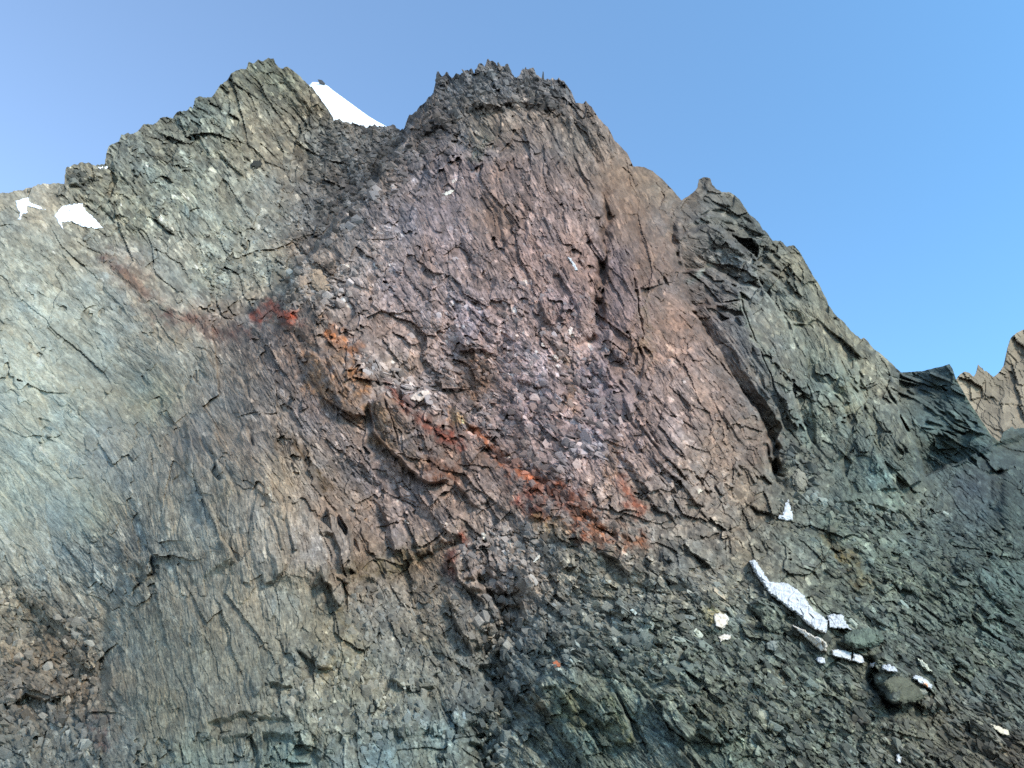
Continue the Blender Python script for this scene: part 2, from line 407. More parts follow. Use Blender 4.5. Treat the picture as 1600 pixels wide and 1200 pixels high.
# rock colours as seen, with their shade and haze; partly evened out below
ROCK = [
    (0, 310, 128, 126, 116), (60, 310, 140, 134, 122), (20, 400, 140, 142, 132), (60, 480, 150, 156, 146), (40, 600, 156, 166, 156), (60, 720, 152, 164, 154), (20, 780, 142, 156, 146), (100, 660, 142, 154, 146), (130, 560, 130, 138, 130), (140, 460, 136, 138, 128),  # pale left slope: brightness and haze taken into the colour
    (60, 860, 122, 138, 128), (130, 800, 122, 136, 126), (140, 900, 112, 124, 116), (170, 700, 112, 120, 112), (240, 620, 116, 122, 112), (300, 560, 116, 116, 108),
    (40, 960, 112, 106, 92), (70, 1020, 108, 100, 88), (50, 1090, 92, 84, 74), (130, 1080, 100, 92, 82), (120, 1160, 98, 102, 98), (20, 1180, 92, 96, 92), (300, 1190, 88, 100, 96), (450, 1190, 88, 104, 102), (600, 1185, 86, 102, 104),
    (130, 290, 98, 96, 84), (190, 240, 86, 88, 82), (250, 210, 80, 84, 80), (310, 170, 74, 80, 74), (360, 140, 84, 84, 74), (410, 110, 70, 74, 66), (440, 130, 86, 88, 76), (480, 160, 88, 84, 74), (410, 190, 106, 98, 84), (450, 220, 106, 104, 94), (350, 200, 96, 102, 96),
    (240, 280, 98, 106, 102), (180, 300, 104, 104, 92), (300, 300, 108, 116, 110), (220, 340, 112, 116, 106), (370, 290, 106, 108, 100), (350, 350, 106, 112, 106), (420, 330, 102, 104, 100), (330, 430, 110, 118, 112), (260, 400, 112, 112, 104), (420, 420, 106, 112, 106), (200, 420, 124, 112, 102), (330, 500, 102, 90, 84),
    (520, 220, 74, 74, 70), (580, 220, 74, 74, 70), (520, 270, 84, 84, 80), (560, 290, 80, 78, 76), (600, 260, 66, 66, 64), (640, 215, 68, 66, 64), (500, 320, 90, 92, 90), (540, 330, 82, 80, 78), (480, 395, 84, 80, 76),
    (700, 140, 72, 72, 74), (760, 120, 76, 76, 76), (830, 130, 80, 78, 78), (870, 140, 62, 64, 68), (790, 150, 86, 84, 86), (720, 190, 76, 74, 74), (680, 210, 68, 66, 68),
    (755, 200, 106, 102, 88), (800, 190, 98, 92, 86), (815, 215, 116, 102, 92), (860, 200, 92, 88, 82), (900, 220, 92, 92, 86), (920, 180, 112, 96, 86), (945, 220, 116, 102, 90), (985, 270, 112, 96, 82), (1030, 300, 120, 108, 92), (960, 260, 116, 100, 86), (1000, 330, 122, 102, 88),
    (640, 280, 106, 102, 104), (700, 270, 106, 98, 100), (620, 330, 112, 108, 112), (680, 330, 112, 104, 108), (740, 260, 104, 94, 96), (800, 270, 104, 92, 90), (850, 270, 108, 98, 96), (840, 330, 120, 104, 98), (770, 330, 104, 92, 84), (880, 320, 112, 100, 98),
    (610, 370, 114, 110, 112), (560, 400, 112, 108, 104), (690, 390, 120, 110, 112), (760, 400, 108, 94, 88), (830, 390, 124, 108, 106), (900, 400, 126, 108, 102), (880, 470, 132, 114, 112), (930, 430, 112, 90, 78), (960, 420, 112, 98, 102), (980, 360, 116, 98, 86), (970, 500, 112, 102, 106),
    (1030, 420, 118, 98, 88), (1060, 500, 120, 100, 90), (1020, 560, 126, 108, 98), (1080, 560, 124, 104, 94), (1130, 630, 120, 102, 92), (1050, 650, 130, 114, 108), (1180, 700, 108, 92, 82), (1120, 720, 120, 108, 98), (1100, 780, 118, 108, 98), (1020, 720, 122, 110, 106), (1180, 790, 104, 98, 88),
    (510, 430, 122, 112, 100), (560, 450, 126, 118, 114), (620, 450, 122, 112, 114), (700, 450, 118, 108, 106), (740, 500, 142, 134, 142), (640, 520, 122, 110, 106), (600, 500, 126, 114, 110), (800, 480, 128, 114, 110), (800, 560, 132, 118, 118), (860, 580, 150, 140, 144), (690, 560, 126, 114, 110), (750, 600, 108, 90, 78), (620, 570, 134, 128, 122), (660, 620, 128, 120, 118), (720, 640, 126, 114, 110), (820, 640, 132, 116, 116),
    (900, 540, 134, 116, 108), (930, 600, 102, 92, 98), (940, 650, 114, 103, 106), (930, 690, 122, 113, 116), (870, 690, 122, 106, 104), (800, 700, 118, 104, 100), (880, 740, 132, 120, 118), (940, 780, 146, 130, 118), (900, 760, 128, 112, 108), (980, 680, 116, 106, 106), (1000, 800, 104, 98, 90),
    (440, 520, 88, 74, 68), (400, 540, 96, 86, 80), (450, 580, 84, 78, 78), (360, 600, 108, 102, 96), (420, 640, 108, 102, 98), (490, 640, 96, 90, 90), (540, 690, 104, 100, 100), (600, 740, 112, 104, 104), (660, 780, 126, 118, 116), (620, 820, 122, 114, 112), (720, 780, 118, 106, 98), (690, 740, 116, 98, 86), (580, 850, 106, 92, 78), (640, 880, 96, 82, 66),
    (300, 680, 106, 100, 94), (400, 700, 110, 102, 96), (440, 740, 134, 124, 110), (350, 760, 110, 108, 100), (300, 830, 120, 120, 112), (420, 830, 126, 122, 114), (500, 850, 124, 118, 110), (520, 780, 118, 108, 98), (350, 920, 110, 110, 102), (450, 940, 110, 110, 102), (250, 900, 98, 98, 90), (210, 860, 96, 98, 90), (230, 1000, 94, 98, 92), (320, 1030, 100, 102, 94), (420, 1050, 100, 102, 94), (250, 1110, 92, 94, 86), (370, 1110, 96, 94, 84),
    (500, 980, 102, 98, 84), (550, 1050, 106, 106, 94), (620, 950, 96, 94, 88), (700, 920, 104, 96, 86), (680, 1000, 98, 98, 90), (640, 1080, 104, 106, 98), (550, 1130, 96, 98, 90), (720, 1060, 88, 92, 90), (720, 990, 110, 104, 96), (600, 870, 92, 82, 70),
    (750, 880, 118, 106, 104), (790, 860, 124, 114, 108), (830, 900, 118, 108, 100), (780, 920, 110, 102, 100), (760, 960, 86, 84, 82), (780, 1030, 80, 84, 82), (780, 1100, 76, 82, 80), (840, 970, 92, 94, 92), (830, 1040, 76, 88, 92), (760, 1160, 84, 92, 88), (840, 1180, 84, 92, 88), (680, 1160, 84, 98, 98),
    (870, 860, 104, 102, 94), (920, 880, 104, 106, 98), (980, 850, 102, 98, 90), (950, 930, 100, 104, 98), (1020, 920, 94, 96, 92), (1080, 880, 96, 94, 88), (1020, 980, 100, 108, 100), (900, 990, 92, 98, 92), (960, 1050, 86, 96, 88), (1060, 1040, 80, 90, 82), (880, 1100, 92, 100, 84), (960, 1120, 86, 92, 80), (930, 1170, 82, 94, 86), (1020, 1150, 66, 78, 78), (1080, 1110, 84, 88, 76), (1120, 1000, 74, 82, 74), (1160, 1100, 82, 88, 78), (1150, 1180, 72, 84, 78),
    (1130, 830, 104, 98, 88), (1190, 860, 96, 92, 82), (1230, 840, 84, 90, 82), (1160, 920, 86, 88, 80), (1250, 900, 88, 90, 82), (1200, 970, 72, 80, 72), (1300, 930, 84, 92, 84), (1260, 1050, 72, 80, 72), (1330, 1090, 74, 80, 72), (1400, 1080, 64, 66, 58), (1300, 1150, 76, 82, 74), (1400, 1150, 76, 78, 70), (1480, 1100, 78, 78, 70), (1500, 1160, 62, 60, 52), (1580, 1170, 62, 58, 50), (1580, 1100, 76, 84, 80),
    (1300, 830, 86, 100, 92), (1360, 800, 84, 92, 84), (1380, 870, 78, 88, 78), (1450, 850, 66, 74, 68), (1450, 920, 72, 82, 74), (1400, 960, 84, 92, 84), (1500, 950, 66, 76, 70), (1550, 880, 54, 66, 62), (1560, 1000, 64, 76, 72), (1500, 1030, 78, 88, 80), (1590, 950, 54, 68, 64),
    (1105, 310, 98, 98, 94), (1140, 330, 82, 88, 82), (1090, 350, 82, 82, 80), (1130, 370, 84, 86, 84), (1100, 400, 76, 76, 76), (1150, 410, 82, 84, 84), (1180, 370, 70, 80, 78), (1130, 440, 86, 86, 88), (1180, 440, 84, 88, 86), (1120, 480, 72, 74, 80), (1230, 400, 104, 104, 90), (1260, 440, 110, 110, 94), (1290, 490, 110, 112, 98), (1210, 470, 118, 124, 114), (1240, 510, 116, 124, 112), (1190, 510, 108, 110, 102), (1170, 540, 84, 88, 94), (1220, 590, 92, 94, 90), (1210, 620, 80, 88, 92), (1270, 570, 106, 118, 108), (1310, 600, 108, 124, 114), (1310, 540, 110, 110, 94), (1350, 560, 114, 114, 98), (1380, 600, 112, 110, 96), (1350, 650, 104, 108, 94), (1340, 690, 78, 94, 94), (1290, 660, 100, 112, 102), (1410, 690, 102, 106, 92), (1250, 680, 88, 98, 92), (1240, 720, 86, 92, 86), (1290, 730, 96, 102, 92), (1370, 740, 86, 106, 102), (1420, 760, 92, 98, 86), (1240, 770, 82, 90, 86), (1340, 770, 70, 88, 86),  # left-facing slab walls: their shade is partly put into these darker tones
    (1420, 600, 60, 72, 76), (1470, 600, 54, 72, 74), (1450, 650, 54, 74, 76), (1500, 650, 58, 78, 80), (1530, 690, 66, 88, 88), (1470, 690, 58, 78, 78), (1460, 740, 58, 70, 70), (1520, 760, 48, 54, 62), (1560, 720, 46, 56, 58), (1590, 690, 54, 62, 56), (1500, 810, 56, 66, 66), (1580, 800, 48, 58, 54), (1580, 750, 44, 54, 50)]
_c = np.array([rock_lin((r, g, bb)) for a, b, r, g, bb in ROCK])
_g = _c.mean(1, keepdims=True)
_x, _y = np.array([r[0] for r in ROCK]), np.array([r[1] for r in ROCK])
_k = np.where((_x < 220) & (_y > 330) & (_y < 920), 0.45, 1.12)[:, None]
_c = _g + (_c - _g) * _k
_c = _c * np.where(((_x > 470) & (_x < 1215) & (_y > 190) & (_y < 860) & (_y > (_x - 1045) * 2.3 + 320))[:, None], np.array([1.0, .93, .94]), 1.0)
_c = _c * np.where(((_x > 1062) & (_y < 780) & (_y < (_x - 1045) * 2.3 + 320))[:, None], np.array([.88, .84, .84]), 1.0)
_c = _c * np.where(((_x > 480) & (_x < 640) & (_y > 200) & (_y < 320) | (_x > 300) & (_x < 500) & (_y > 240) & (_y < 460))[:, None], 1.15, 1.0)  # col and gully lightened in colour to offset the peak's shadow
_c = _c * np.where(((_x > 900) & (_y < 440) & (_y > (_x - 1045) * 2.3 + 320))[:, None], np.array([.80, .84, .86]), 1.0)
_c = _c * np.where(((_x < 170) & (_y > 330) & (_y < 860))[:, None], np.array([.82, .85, .79]), 1.0)
_c = _c / _g * 0.135 * (_g / 0.135) ** np.where(_g < 0.135, 0.84, 0.95)  # lifts dark tones, taking back part of the shade in them
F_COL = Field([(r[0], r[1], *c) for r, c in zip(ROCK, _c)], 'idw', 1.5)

# edges seen in the face: (polyline, raised side, height m, ramp px, decay px)
STEPS = [
    ([(1046, 372), (1062, 420), (1076, 466), (1096, 512), (1134, 566), (1166, 618), (1192, 668), (1210, 716), (1218, 765)], 'L', 3.6, 3, 60),
    ([(1403, 585), (1396, 620), (1405, 650), (1425, 690), (1445, 750)], 'L', 4, 3, 50),
    ([(1489, 572), (1520, 628), (1545, 668), (1566, 692)], 'L', 7, 14, 60),
    ([(1400, 640), (1450, 625), (1500, 650), (1540, 680)], 'U', .8, 5, 40),
    ([(1410, 690), (1460, 670), (1520, 700), (1550, 715)], 'U', 1.0, 6, 40),
    ([(1460, 735), (1510, 722), (1560, 705)], 'U', 3, 10, 60),
    ([(1556, 700), (1590, 690), (1620, 690)], 'U', 5, 12, 60),
    # central peak
    ([(640, 222), (690, 200), (740, 172), (790, 165), (860, 172), (900, 165)], 'U', 5, 7, 70),
    ([(610, 300), (660, 262), (712, 222), (740, 190)], 'U', 3.5, 8, 60),
    ([(858, 172), (885, 205), (905, 240), (930, 290)], 'R', 2.5, 8, 40),
    ([(840, 180), (860, 215), (900, 270), (915, 310)], 'L', 1.6, 3, 40),
    ([(750, 285), (775, 330), (790, 390)], 'R', 2.0, 5, 40),
    ([(800, 290), (820, 340), (822, 380)], 'R', 2.0, 5, 40),
    ([(720, 330), (740, 400), (735, 450)], 'R', 1.6, 7, 50),
    ([(870, 400), (890, 450), (905, 520)], 'R', 1.6, 5, 40),
    ([(842, 460), (850, 500), (870, 530)], 'R', 1.6, 5, 40),
    ([(600, 380), (660, 360), (720, 370)], 'D', 1.6, 6, 50),
    ([(690, 440), (700, 480), (690, 520)], 'L', 1.8, 5, 50),
    ([(960, 470), (990, 455), (1005, 520), (1002, 570)], 'L', 4, 5, 45),
    ([(940, 520), (960, 560), (1000, 590)], 'U', 2, 6, 40),
    ([(950, 395), (985, 400), (995, 440)], 'L', 2.5, 5, 40),
    ([(715, 549), (745, 545), (772, 556)], 'U', 3.0, 3, 30),
    ([(735, 470), (765, 490), (770, 520)], 'L', 1.5, 8, 40),
    ([(800, 595), (850, 610), (890, 640)], 'U', 1.8, 5, 30),
    ([(905, 590), (940, 590), (960, 610)], 'U', 2.0, 5, 25),
    ([(910, 625), (950, 640), (985, 660)], 'U', 2.0, 5, 25),
    ([(905, 665), (940, 680), (960, 700)], 'U', 1.6, 5, 25),
    ([(960, 610), (985, 650), (1020, 720), (1040, 760)], 'R', 2.2, 4, 40),
    ([(1000, 660), (1030, 700), (1060, 760)], 'R', 1.8, 4, 40),
    ([(1010, 690), (1035, 740), (1055, 790)], 'L', 1.6, 3, 30),
    ([(1060, 690), (1085, 730), (1110, 780)], 'L', 1.4, 4, 30),
    ([(1170, 790), (1195, 800), (1210, 815)], 'U', 2, 4, 30),
    ([(1192, 690), (1200, 715), (1222, 742)], 'R', 4, 4, 30),
    # rust prows and the buttress below them
    ([(476, 545), (486, 590), (505, 618), (535, 640), (560, 668)], 'R', 4.5, 5, 60),
    ([(508, 560), (515, 600), (535, 640)], 'R', 1.6, 5, 25),
    ([(572, 625), (580, 665), (600, 700), (640, 740), (670, 755), (708, 758)], 'U', 4.5, 5, 60),
    ([(600, 640), (612, 680), (622, 700)], 'L', 1.6, 4, 25),
    ([(705, 750), (725, 770), (745, 800)], 'R', 2.0, 4, 40),
    ([(395, 520), (430, 505), (470, 530), (510, 560)], 'U', 2.5, 10, 60),
    ([(430, 640), (452, 690), (475, 730), (508, 790), (545, 806), (552, 850), (558, 920)], 'L', 6, 5, 110),
    ([(350, 560), (395, 620), (440, 680)], 'L', 2.5, 6, 60),
    ([(300, 680), (345, 720), (375, 770)], 'L', 2.0, 6, 60),
    ([(330, 800), (350, 840), (372, 880)], 'L', 2.2, 4, 60),
    ([(590, 780), (602, 830), (615, 870)], 'R', 1.8, 5, 40),
    ([(640, 750), (660, 800), (690, 850)], 'R', 1.5, 5, 40),
    ([(555, 918), (600, 908), (640, 885), (700, 850), (745, 840)], 'U', 1.8, 12, 60),
    ([(690, 860), (720, 910), (760, 960)], 'R', 2.5, 5, 50),
    ([(740, 880), (770, 940), (790, 980)], 'L', 3, 8, 60),
    ([(690, 930), (715, 980), (735, 1025)], 'R', 2.0, 4, 30),
    ([(200, 870), (238, 868), (236, 895), (212, 925)], 'L', 2.0, 3, 50),
    ([(150, 1105), (158, 1060), (163, 1000), (172, 950), (190, 880)], 'R', 1.8, 14, 110),
    ([(10, 900), (60, 960), (110, 1020), (150, 1060)], 'R', 1.5, 8, 50),
    ([(395, 1092), (430, 1072), (475, 1078)], 'U', 0.9, 5, 40),
    ([(320, 1140), (380, 1118), (420, 1128), (460, 1125)], 'U', .7, 7, 40),
    ([(300, 1168), (400, 1155), (520, 1160), (600, 1148), (720, 1150)], 'U', .8, 12, 60),
    ([(0, 1105), (40, 1088), (70, 1100), (110, 1080)], 'U', 2, 5, 40),
    ([(450, 1010), (480, 1035), (520, 1050), (545, 1020)], 'U', 1.2, 5, 40),
    ([(600, 1060), (640, 1080), (700, 1075)], 'U', 1.2, 5, 40),
    # lower right slope
    ([(820, 1080), (850, 1108), (872, 1140)], 'R', 4, 4, 60),
    ([(868, 1075), (890, 1110), (905, 1150)], 'R', 1.5, 3, 30),
    ([(960, 1075), (985, 1120), (1000, 1160)], 'L', 2.0, 4, 40),
    ([(1005, 1090), (1040, 1128), (1080, 1168)], 'R', 3.5, 4, 60),
    ([(905, 945), (950, 955), (1000, 975), (1060, 985)], 'U', 1.2, 4, 30),
    ([(930, 860), (965, 880), (1000, 920), (1050, 932)], 'U', 2.0, 4, 40),
    ([(1030, 900), (1070, 925), (1110, 965)], 'U', 2.2, 4, 40),
    ([(1060, 850), (1085, 870), (1110, 890)], 'U', 2.0, 4, 30),
    ([(1165, 940), (1175, 960), (1210, 990)], 'U', 2.5, 5, 40),
    ([(1170, 880), (1215, 935), (1255, 980), (1290, 1020)], 'U', 1.8, 5, 40),
    ([(1300, 1000), (1340, 1025), (1400, 1050)], 'U', 1.5, 6, 40),
    ([(1330, 950), (1370, 975), (1400, 985)], 'U', 1.5, 5, 40),
    ([(1360, 1050), (1375, 1085), (1400, 1105)], 'R', 3.0, 5, 60),
    ([(1380, 1100), (1430, 1102), (1470, 1090)], 'U', 2.5, 6, 40),
    ([(1300, 785), (1360, 790), (1420, 810)], 'U', 1.8, 5, 40),
    ([(1330, 900), (1400, 905), (1440, 940)], 'U', 1.2, 6, 40),
    ([(1480, 880), (1530, 930), (1580, 960)], 'U', 1.8, 6, 50),
    ([(1500, 940), (1540, 985), (1590, 1020)], 'U', 1.8, 6, 50),
    # left ridge
    ([(100, 292), (135, 290), (160, 275)], 'U', 4, 5, 40),
    ([(105, 300), (160, 330), (230, 380)], 'U', 3, 8, 50),
    ([(165, 262), (210, 300), (260, 350)], 'U', 3, 8, 50),
    ([(265, 185), (300, 215), (335, 255)], 'R', 3.5, 6, 50),
    ([(300, 160), (330, 185), (345, 205)], 'R', 3.5, 6, 40),
    ([(320, 225), (350, 250), (380, 265)], 'U', 3, 6, 40),
    ([(430, 105), (450, 135), (485, 185)], 'R', 4, 8, 50),
    ([(345, 210), (395, 262), (415, 280)], 'U', 2, 4, 30),
    ([(160, 405), (220, 470), (300, 505), (350, 525)], 'U', 2, 8, 60),
    ([(150, 440), (180, 480), (230, 520)], 'U', 1.5, 6, 50),
    ([(40, 560), (70, 620), (95, 690)], 'L', 1.2, 6, 50),
    ([(300, 380), (360, 360), (440, 370)], 'U', 2.0, 10, 50),
]
# flat slabs: (outline, point, direction the slab comes forward in, height m at the point, rise per px)
SLABS = [
    ([(1078, 484), (1102, 478), (1150, 545), (1205, 620), (1224, 668), (1212, 694), (1180, 640), (1130, 570)], (1145, 562), (.8, -.6), -1.0, .19),
    ([(1102, 478), (1156, 468), (1186, 540), (1226, 640), (1252, 694), (1226, 668), (1205, 620), (1150, 545)], (1165, 545), (.8, -.6), 1.9, .025),
    ([(1102, 480), (1156, 468), (1164, 494), (1126, 503)], (1135, 488), (.2, -1), 1.6, .10),
    ([(1155, 464), (1168, 470), (1200, 528), (1236, 600), (1264, 694), (1250, 694), (1225, 640), (1185, 540)], (1208, 565), (.8, -.6), 3.2, -.05),
    ([(1168, 470), (1190, 452), (1235, 500), (1255, 530), (1264, 600), (1276, 694), (1264, 694), (1236, 600), (1200, 528)], (1228, 540), (.8, -.6), 2.0, -.03),
    ([(1178, 408), (1200, 425), (1235, 465), (1274, 500), (1262, 508), (1235, 502), (1190, 455)], (1228, 472), (.7, -.7), .9, .14),
    ([(1178, 408), (1208, 370), (1245, 370), (1300, 470), (1345, 560), (1300, 520), (1274, 500), (1235, 465), (1200, 425)], (1248, 430), (.85, -.5), 3.6, -.06),
    ([(1240, 504), (1262, 508), (1285, 512), (1312, 555), (1326, 600), (1332, 662), (1290, 600), (1264, 600), (1255, 530)], (1290, 560), (.9, -.4), .8, .035),
    ([(1264, 600), (1290, 600), (1332, 662), (1346, 704), (1300, 724), (1276, 694)], (1300, 660), (.9, -.4), 1.7, -.03),
    ([(1345, 540), (1392, 560), (1400, 620), (1406, 650), (1426, 690), (1442, 752), (1402, 764), (1366, 692), (1340, 622)], (1385, 650), (1, -.2), 2.6, -.04),
    ([(1332, 662), (1345, 650), (1366, 692), (1402, 764), (1330, 774), (1312, 732)], (1350, 715), (1, -.3), 1.2, .015),
    ([(1088, 270), (1112, 270), (1130, 300), (1142, 324), (1110, 328), (1100, 312)], (1112, 300), (.8, -.4), 2.4, -.06),
    ([(1061, 325), (1088, 290), (1100, 312), (1110, 328), (1068, 348)], (1088, 325), (1, -.3), .4, .06),
    ([(1064, 352), (1105, 332), (1150, 345), (1187, 386), (1181, 402), (1140, 364), (1105, 348), (1066, 368)], (1120, 345), (0, -1), 2.2, .06),
    ([(1110, 328), (1142, 324), (1150, 300), (1200, 372), (1187, 386), (1150, 345)], (1160, 340), (.8, -.5), 2.4, -.05),
    ([(1060, 374), (1105, 350), (1140, 366), (1167, 402), (1152, 442), (1110, 420), (1070, 427)], (1110, 390), (.6, -.8), 1.2, .03),
    ([(1070, 429), (1110, 422), (1150, 444), (1156, 468), (1102, 478), (1080, 480)], (1110, 450), (.8, -.6), .5, .03),
    ([(1152, 442), (1167, 402), (1181, 402), (1192, 450), (1168, 470), (1156, 466)], (1170, 440), (.8, -.6), .9, -.02),
    ([(1408, 570), (1488, 560), (1530, 640), (1564, 694), (1500, 722), (1446, 745), (1426, 690), (1406, 650), (1398, 620)], (1470, 650), (.6, -.5), -5.0, .012),
    ([(893, 168), (912, 180), (930, 214), (945, 254), (930, 257), (912, 222), (898, 196)], (920, 216), (.86, -.5), .2, .16),
    ([(912, 180), (924, 160), (945, 200), (962, 245), (945, 254), (930, 214)], (936, 212), (.8, -.4), 2.4, -.05),
    ([(860, 170), (893, 168), (898, 196), (912, 222), (930, 257), (915, 262), (885, 215)], (893, 210), (.8, -.5), .4, -.02),
    ([(948, 396), (976, 388), (990, 440), (1004, 520), (985, 560), (960, 540), (940, 480)], (970, 470), (.9, -.2), 1.6, .03),
    ([(976, 388), (992, 400), (1014, 470), (1024, 560), (1004, 590), (1004, 520), (990, 440)], (1004, 490), (.9, -.2), 2.0, -.07),
    ([(478, 548), (500, 556), (520, 600), (552, 650), (536, 642), (506, 620), (488, 594)], (512, 600), (.8, -.6), 3.2, .06),
    ([(508, 552), (530, 552), (556, 600), (572, 650), (552, 650), (520, 600)], (540, 600), (.8, -.6), 3.9, -.05),
    ([(574, 626), (598, 616), (612, 660), (624, 705), (606, 704), (584, 668)], (600, 665), (.8, -.5), 3.4, .06),
    ([(598, 616), (622, 640), (660, 700), (700, 752), (672, 752), (640, 736), (624, 705), (612, 660)], (640, 690), (.7, -.7), 4.0, -.05),
    ([(430, 650), (470, 690), (505, 770), (520, 830), (480, 800), (450, 760), (430, 700)], (470, 740), (.9, -.3), 1.2, -.02),
    ([(820, 1080), (838, 1076), (880, 1130), (905, 1190), (880, 1150)], (858, 1120), (.8, -.6), 1.0, .06),
    ([(838, 1076), (870, 1070), (915, 1140), (960, 1215), (905, 1190), (880, 1130)], (890, 1130), (.8, -.6), 1.5, -.02),
    ([(960, 1070), (1000, 1080), (1080, 1168), (1100, 1215), (1040, 1215), (1000, 1150)], (1030, 1140), (.7, -.7), .9, -.015),
    ([(990, 880), (1040, 905), (1052, 930), (1000, 925), (975, 900)], (1015, 910), (.3, -1), .9, .02),
    ([(1060, 900), (1090, 915), (1130, 960), (1100, 962), (1070, 940)], (1095, 935), (.6, -.8), .9, .02),
]
GROOVES = [  # (polyline, depth m, width px)
    ([(1063, 316), (1052, 345), (1050, 372), (1068, 420), (1078, 462), (1100, 505), (1140, 560), (1172, 612), (1200, 668), (1216, 712), (1222, 760), (1216, 790)], 8, 8),
    ([(946, 285), (952, 320), (943, 360), (944, 410), (935, 470), (930, 520), (910, 560)], 6.0, 11),
    ([(612, 610), (655, 650), (690, 672)], 1.8, 8),
    ([(720, 655), (780, 715), (840, 752), (900, 800), (960, 840), (1010, 848)], 1.8, 9),
    ([(715, 880), (762, 925), (790, 960), (772, 1010), (765, 1050), (795, 1090), (785, 1130), (750, 1160), (770, 1240)], 4.2, 26),
    ([(225, 850), (238, 868), (237, 893), (218, 915), (205, 935)], 1.3, 2.2),
    ([(1196, 690), (1206, 715), (1218, 740)], 5, 6),
    ([(1548, 725), (1558, 760), (1552, 810), (1560, 850)], 4, 12),
    ([(1288, 838), (1318, 868), (1345, 905)], 1.6, 7),
    ([(900, 245), (915, 290), (912, 330)], 1.6, 2.4),
    ([(846, 245), (858, 285)], 2.2, 2.4),
    ([(895, 255), (930, 320), (935, 370)], 1.6, 2.4),
    ([(820, 165), (850, 200), (875, 240)], 2.0, 2.6),
    ([(300, 590), (290, 610), (275, 625)], 1.0, 3),
    ([(95, 460), (140, 500), (165, 560)], 0.8, 5),
    ([(310, 690), (300, 720), (262, 760)], 1.2, 3),
    ([(455, 690), (468, 720), (476, 735)], 2.2, 4),
    ([(1240, 395), (1222, 440), (1268, 498), (1310, 560)], 1.8, 3),
    ([(1410, 640), (1440, 655), (1460, 690)], 1.0, 3),
    ([(1460, 600), (1500, 640), (1530, 700)], 0.7, 3),
    ([(1245, 745), (1262, 760), (1258, 775)], 2.0, 5),
    ([(715, 640), (735, 670), (742, 700)], 1.2, 4),
    ([(1190, 845), (1198, 870), (1185, 890)], 1.0, 2.4),
    ([(1300, 860), (1320, 880)], 1.5, 4),
    ([(1540, 960), (1580, 1000), (1620, 1030)], 1.5, 5),
    ([(1195, 925), (1180, 960), (1200, 990)], 1.8, 6),
    ([(1370, 1020), (1365, 1060), (1385, 1100), (1400, 1120)], 2.5, 8),
]
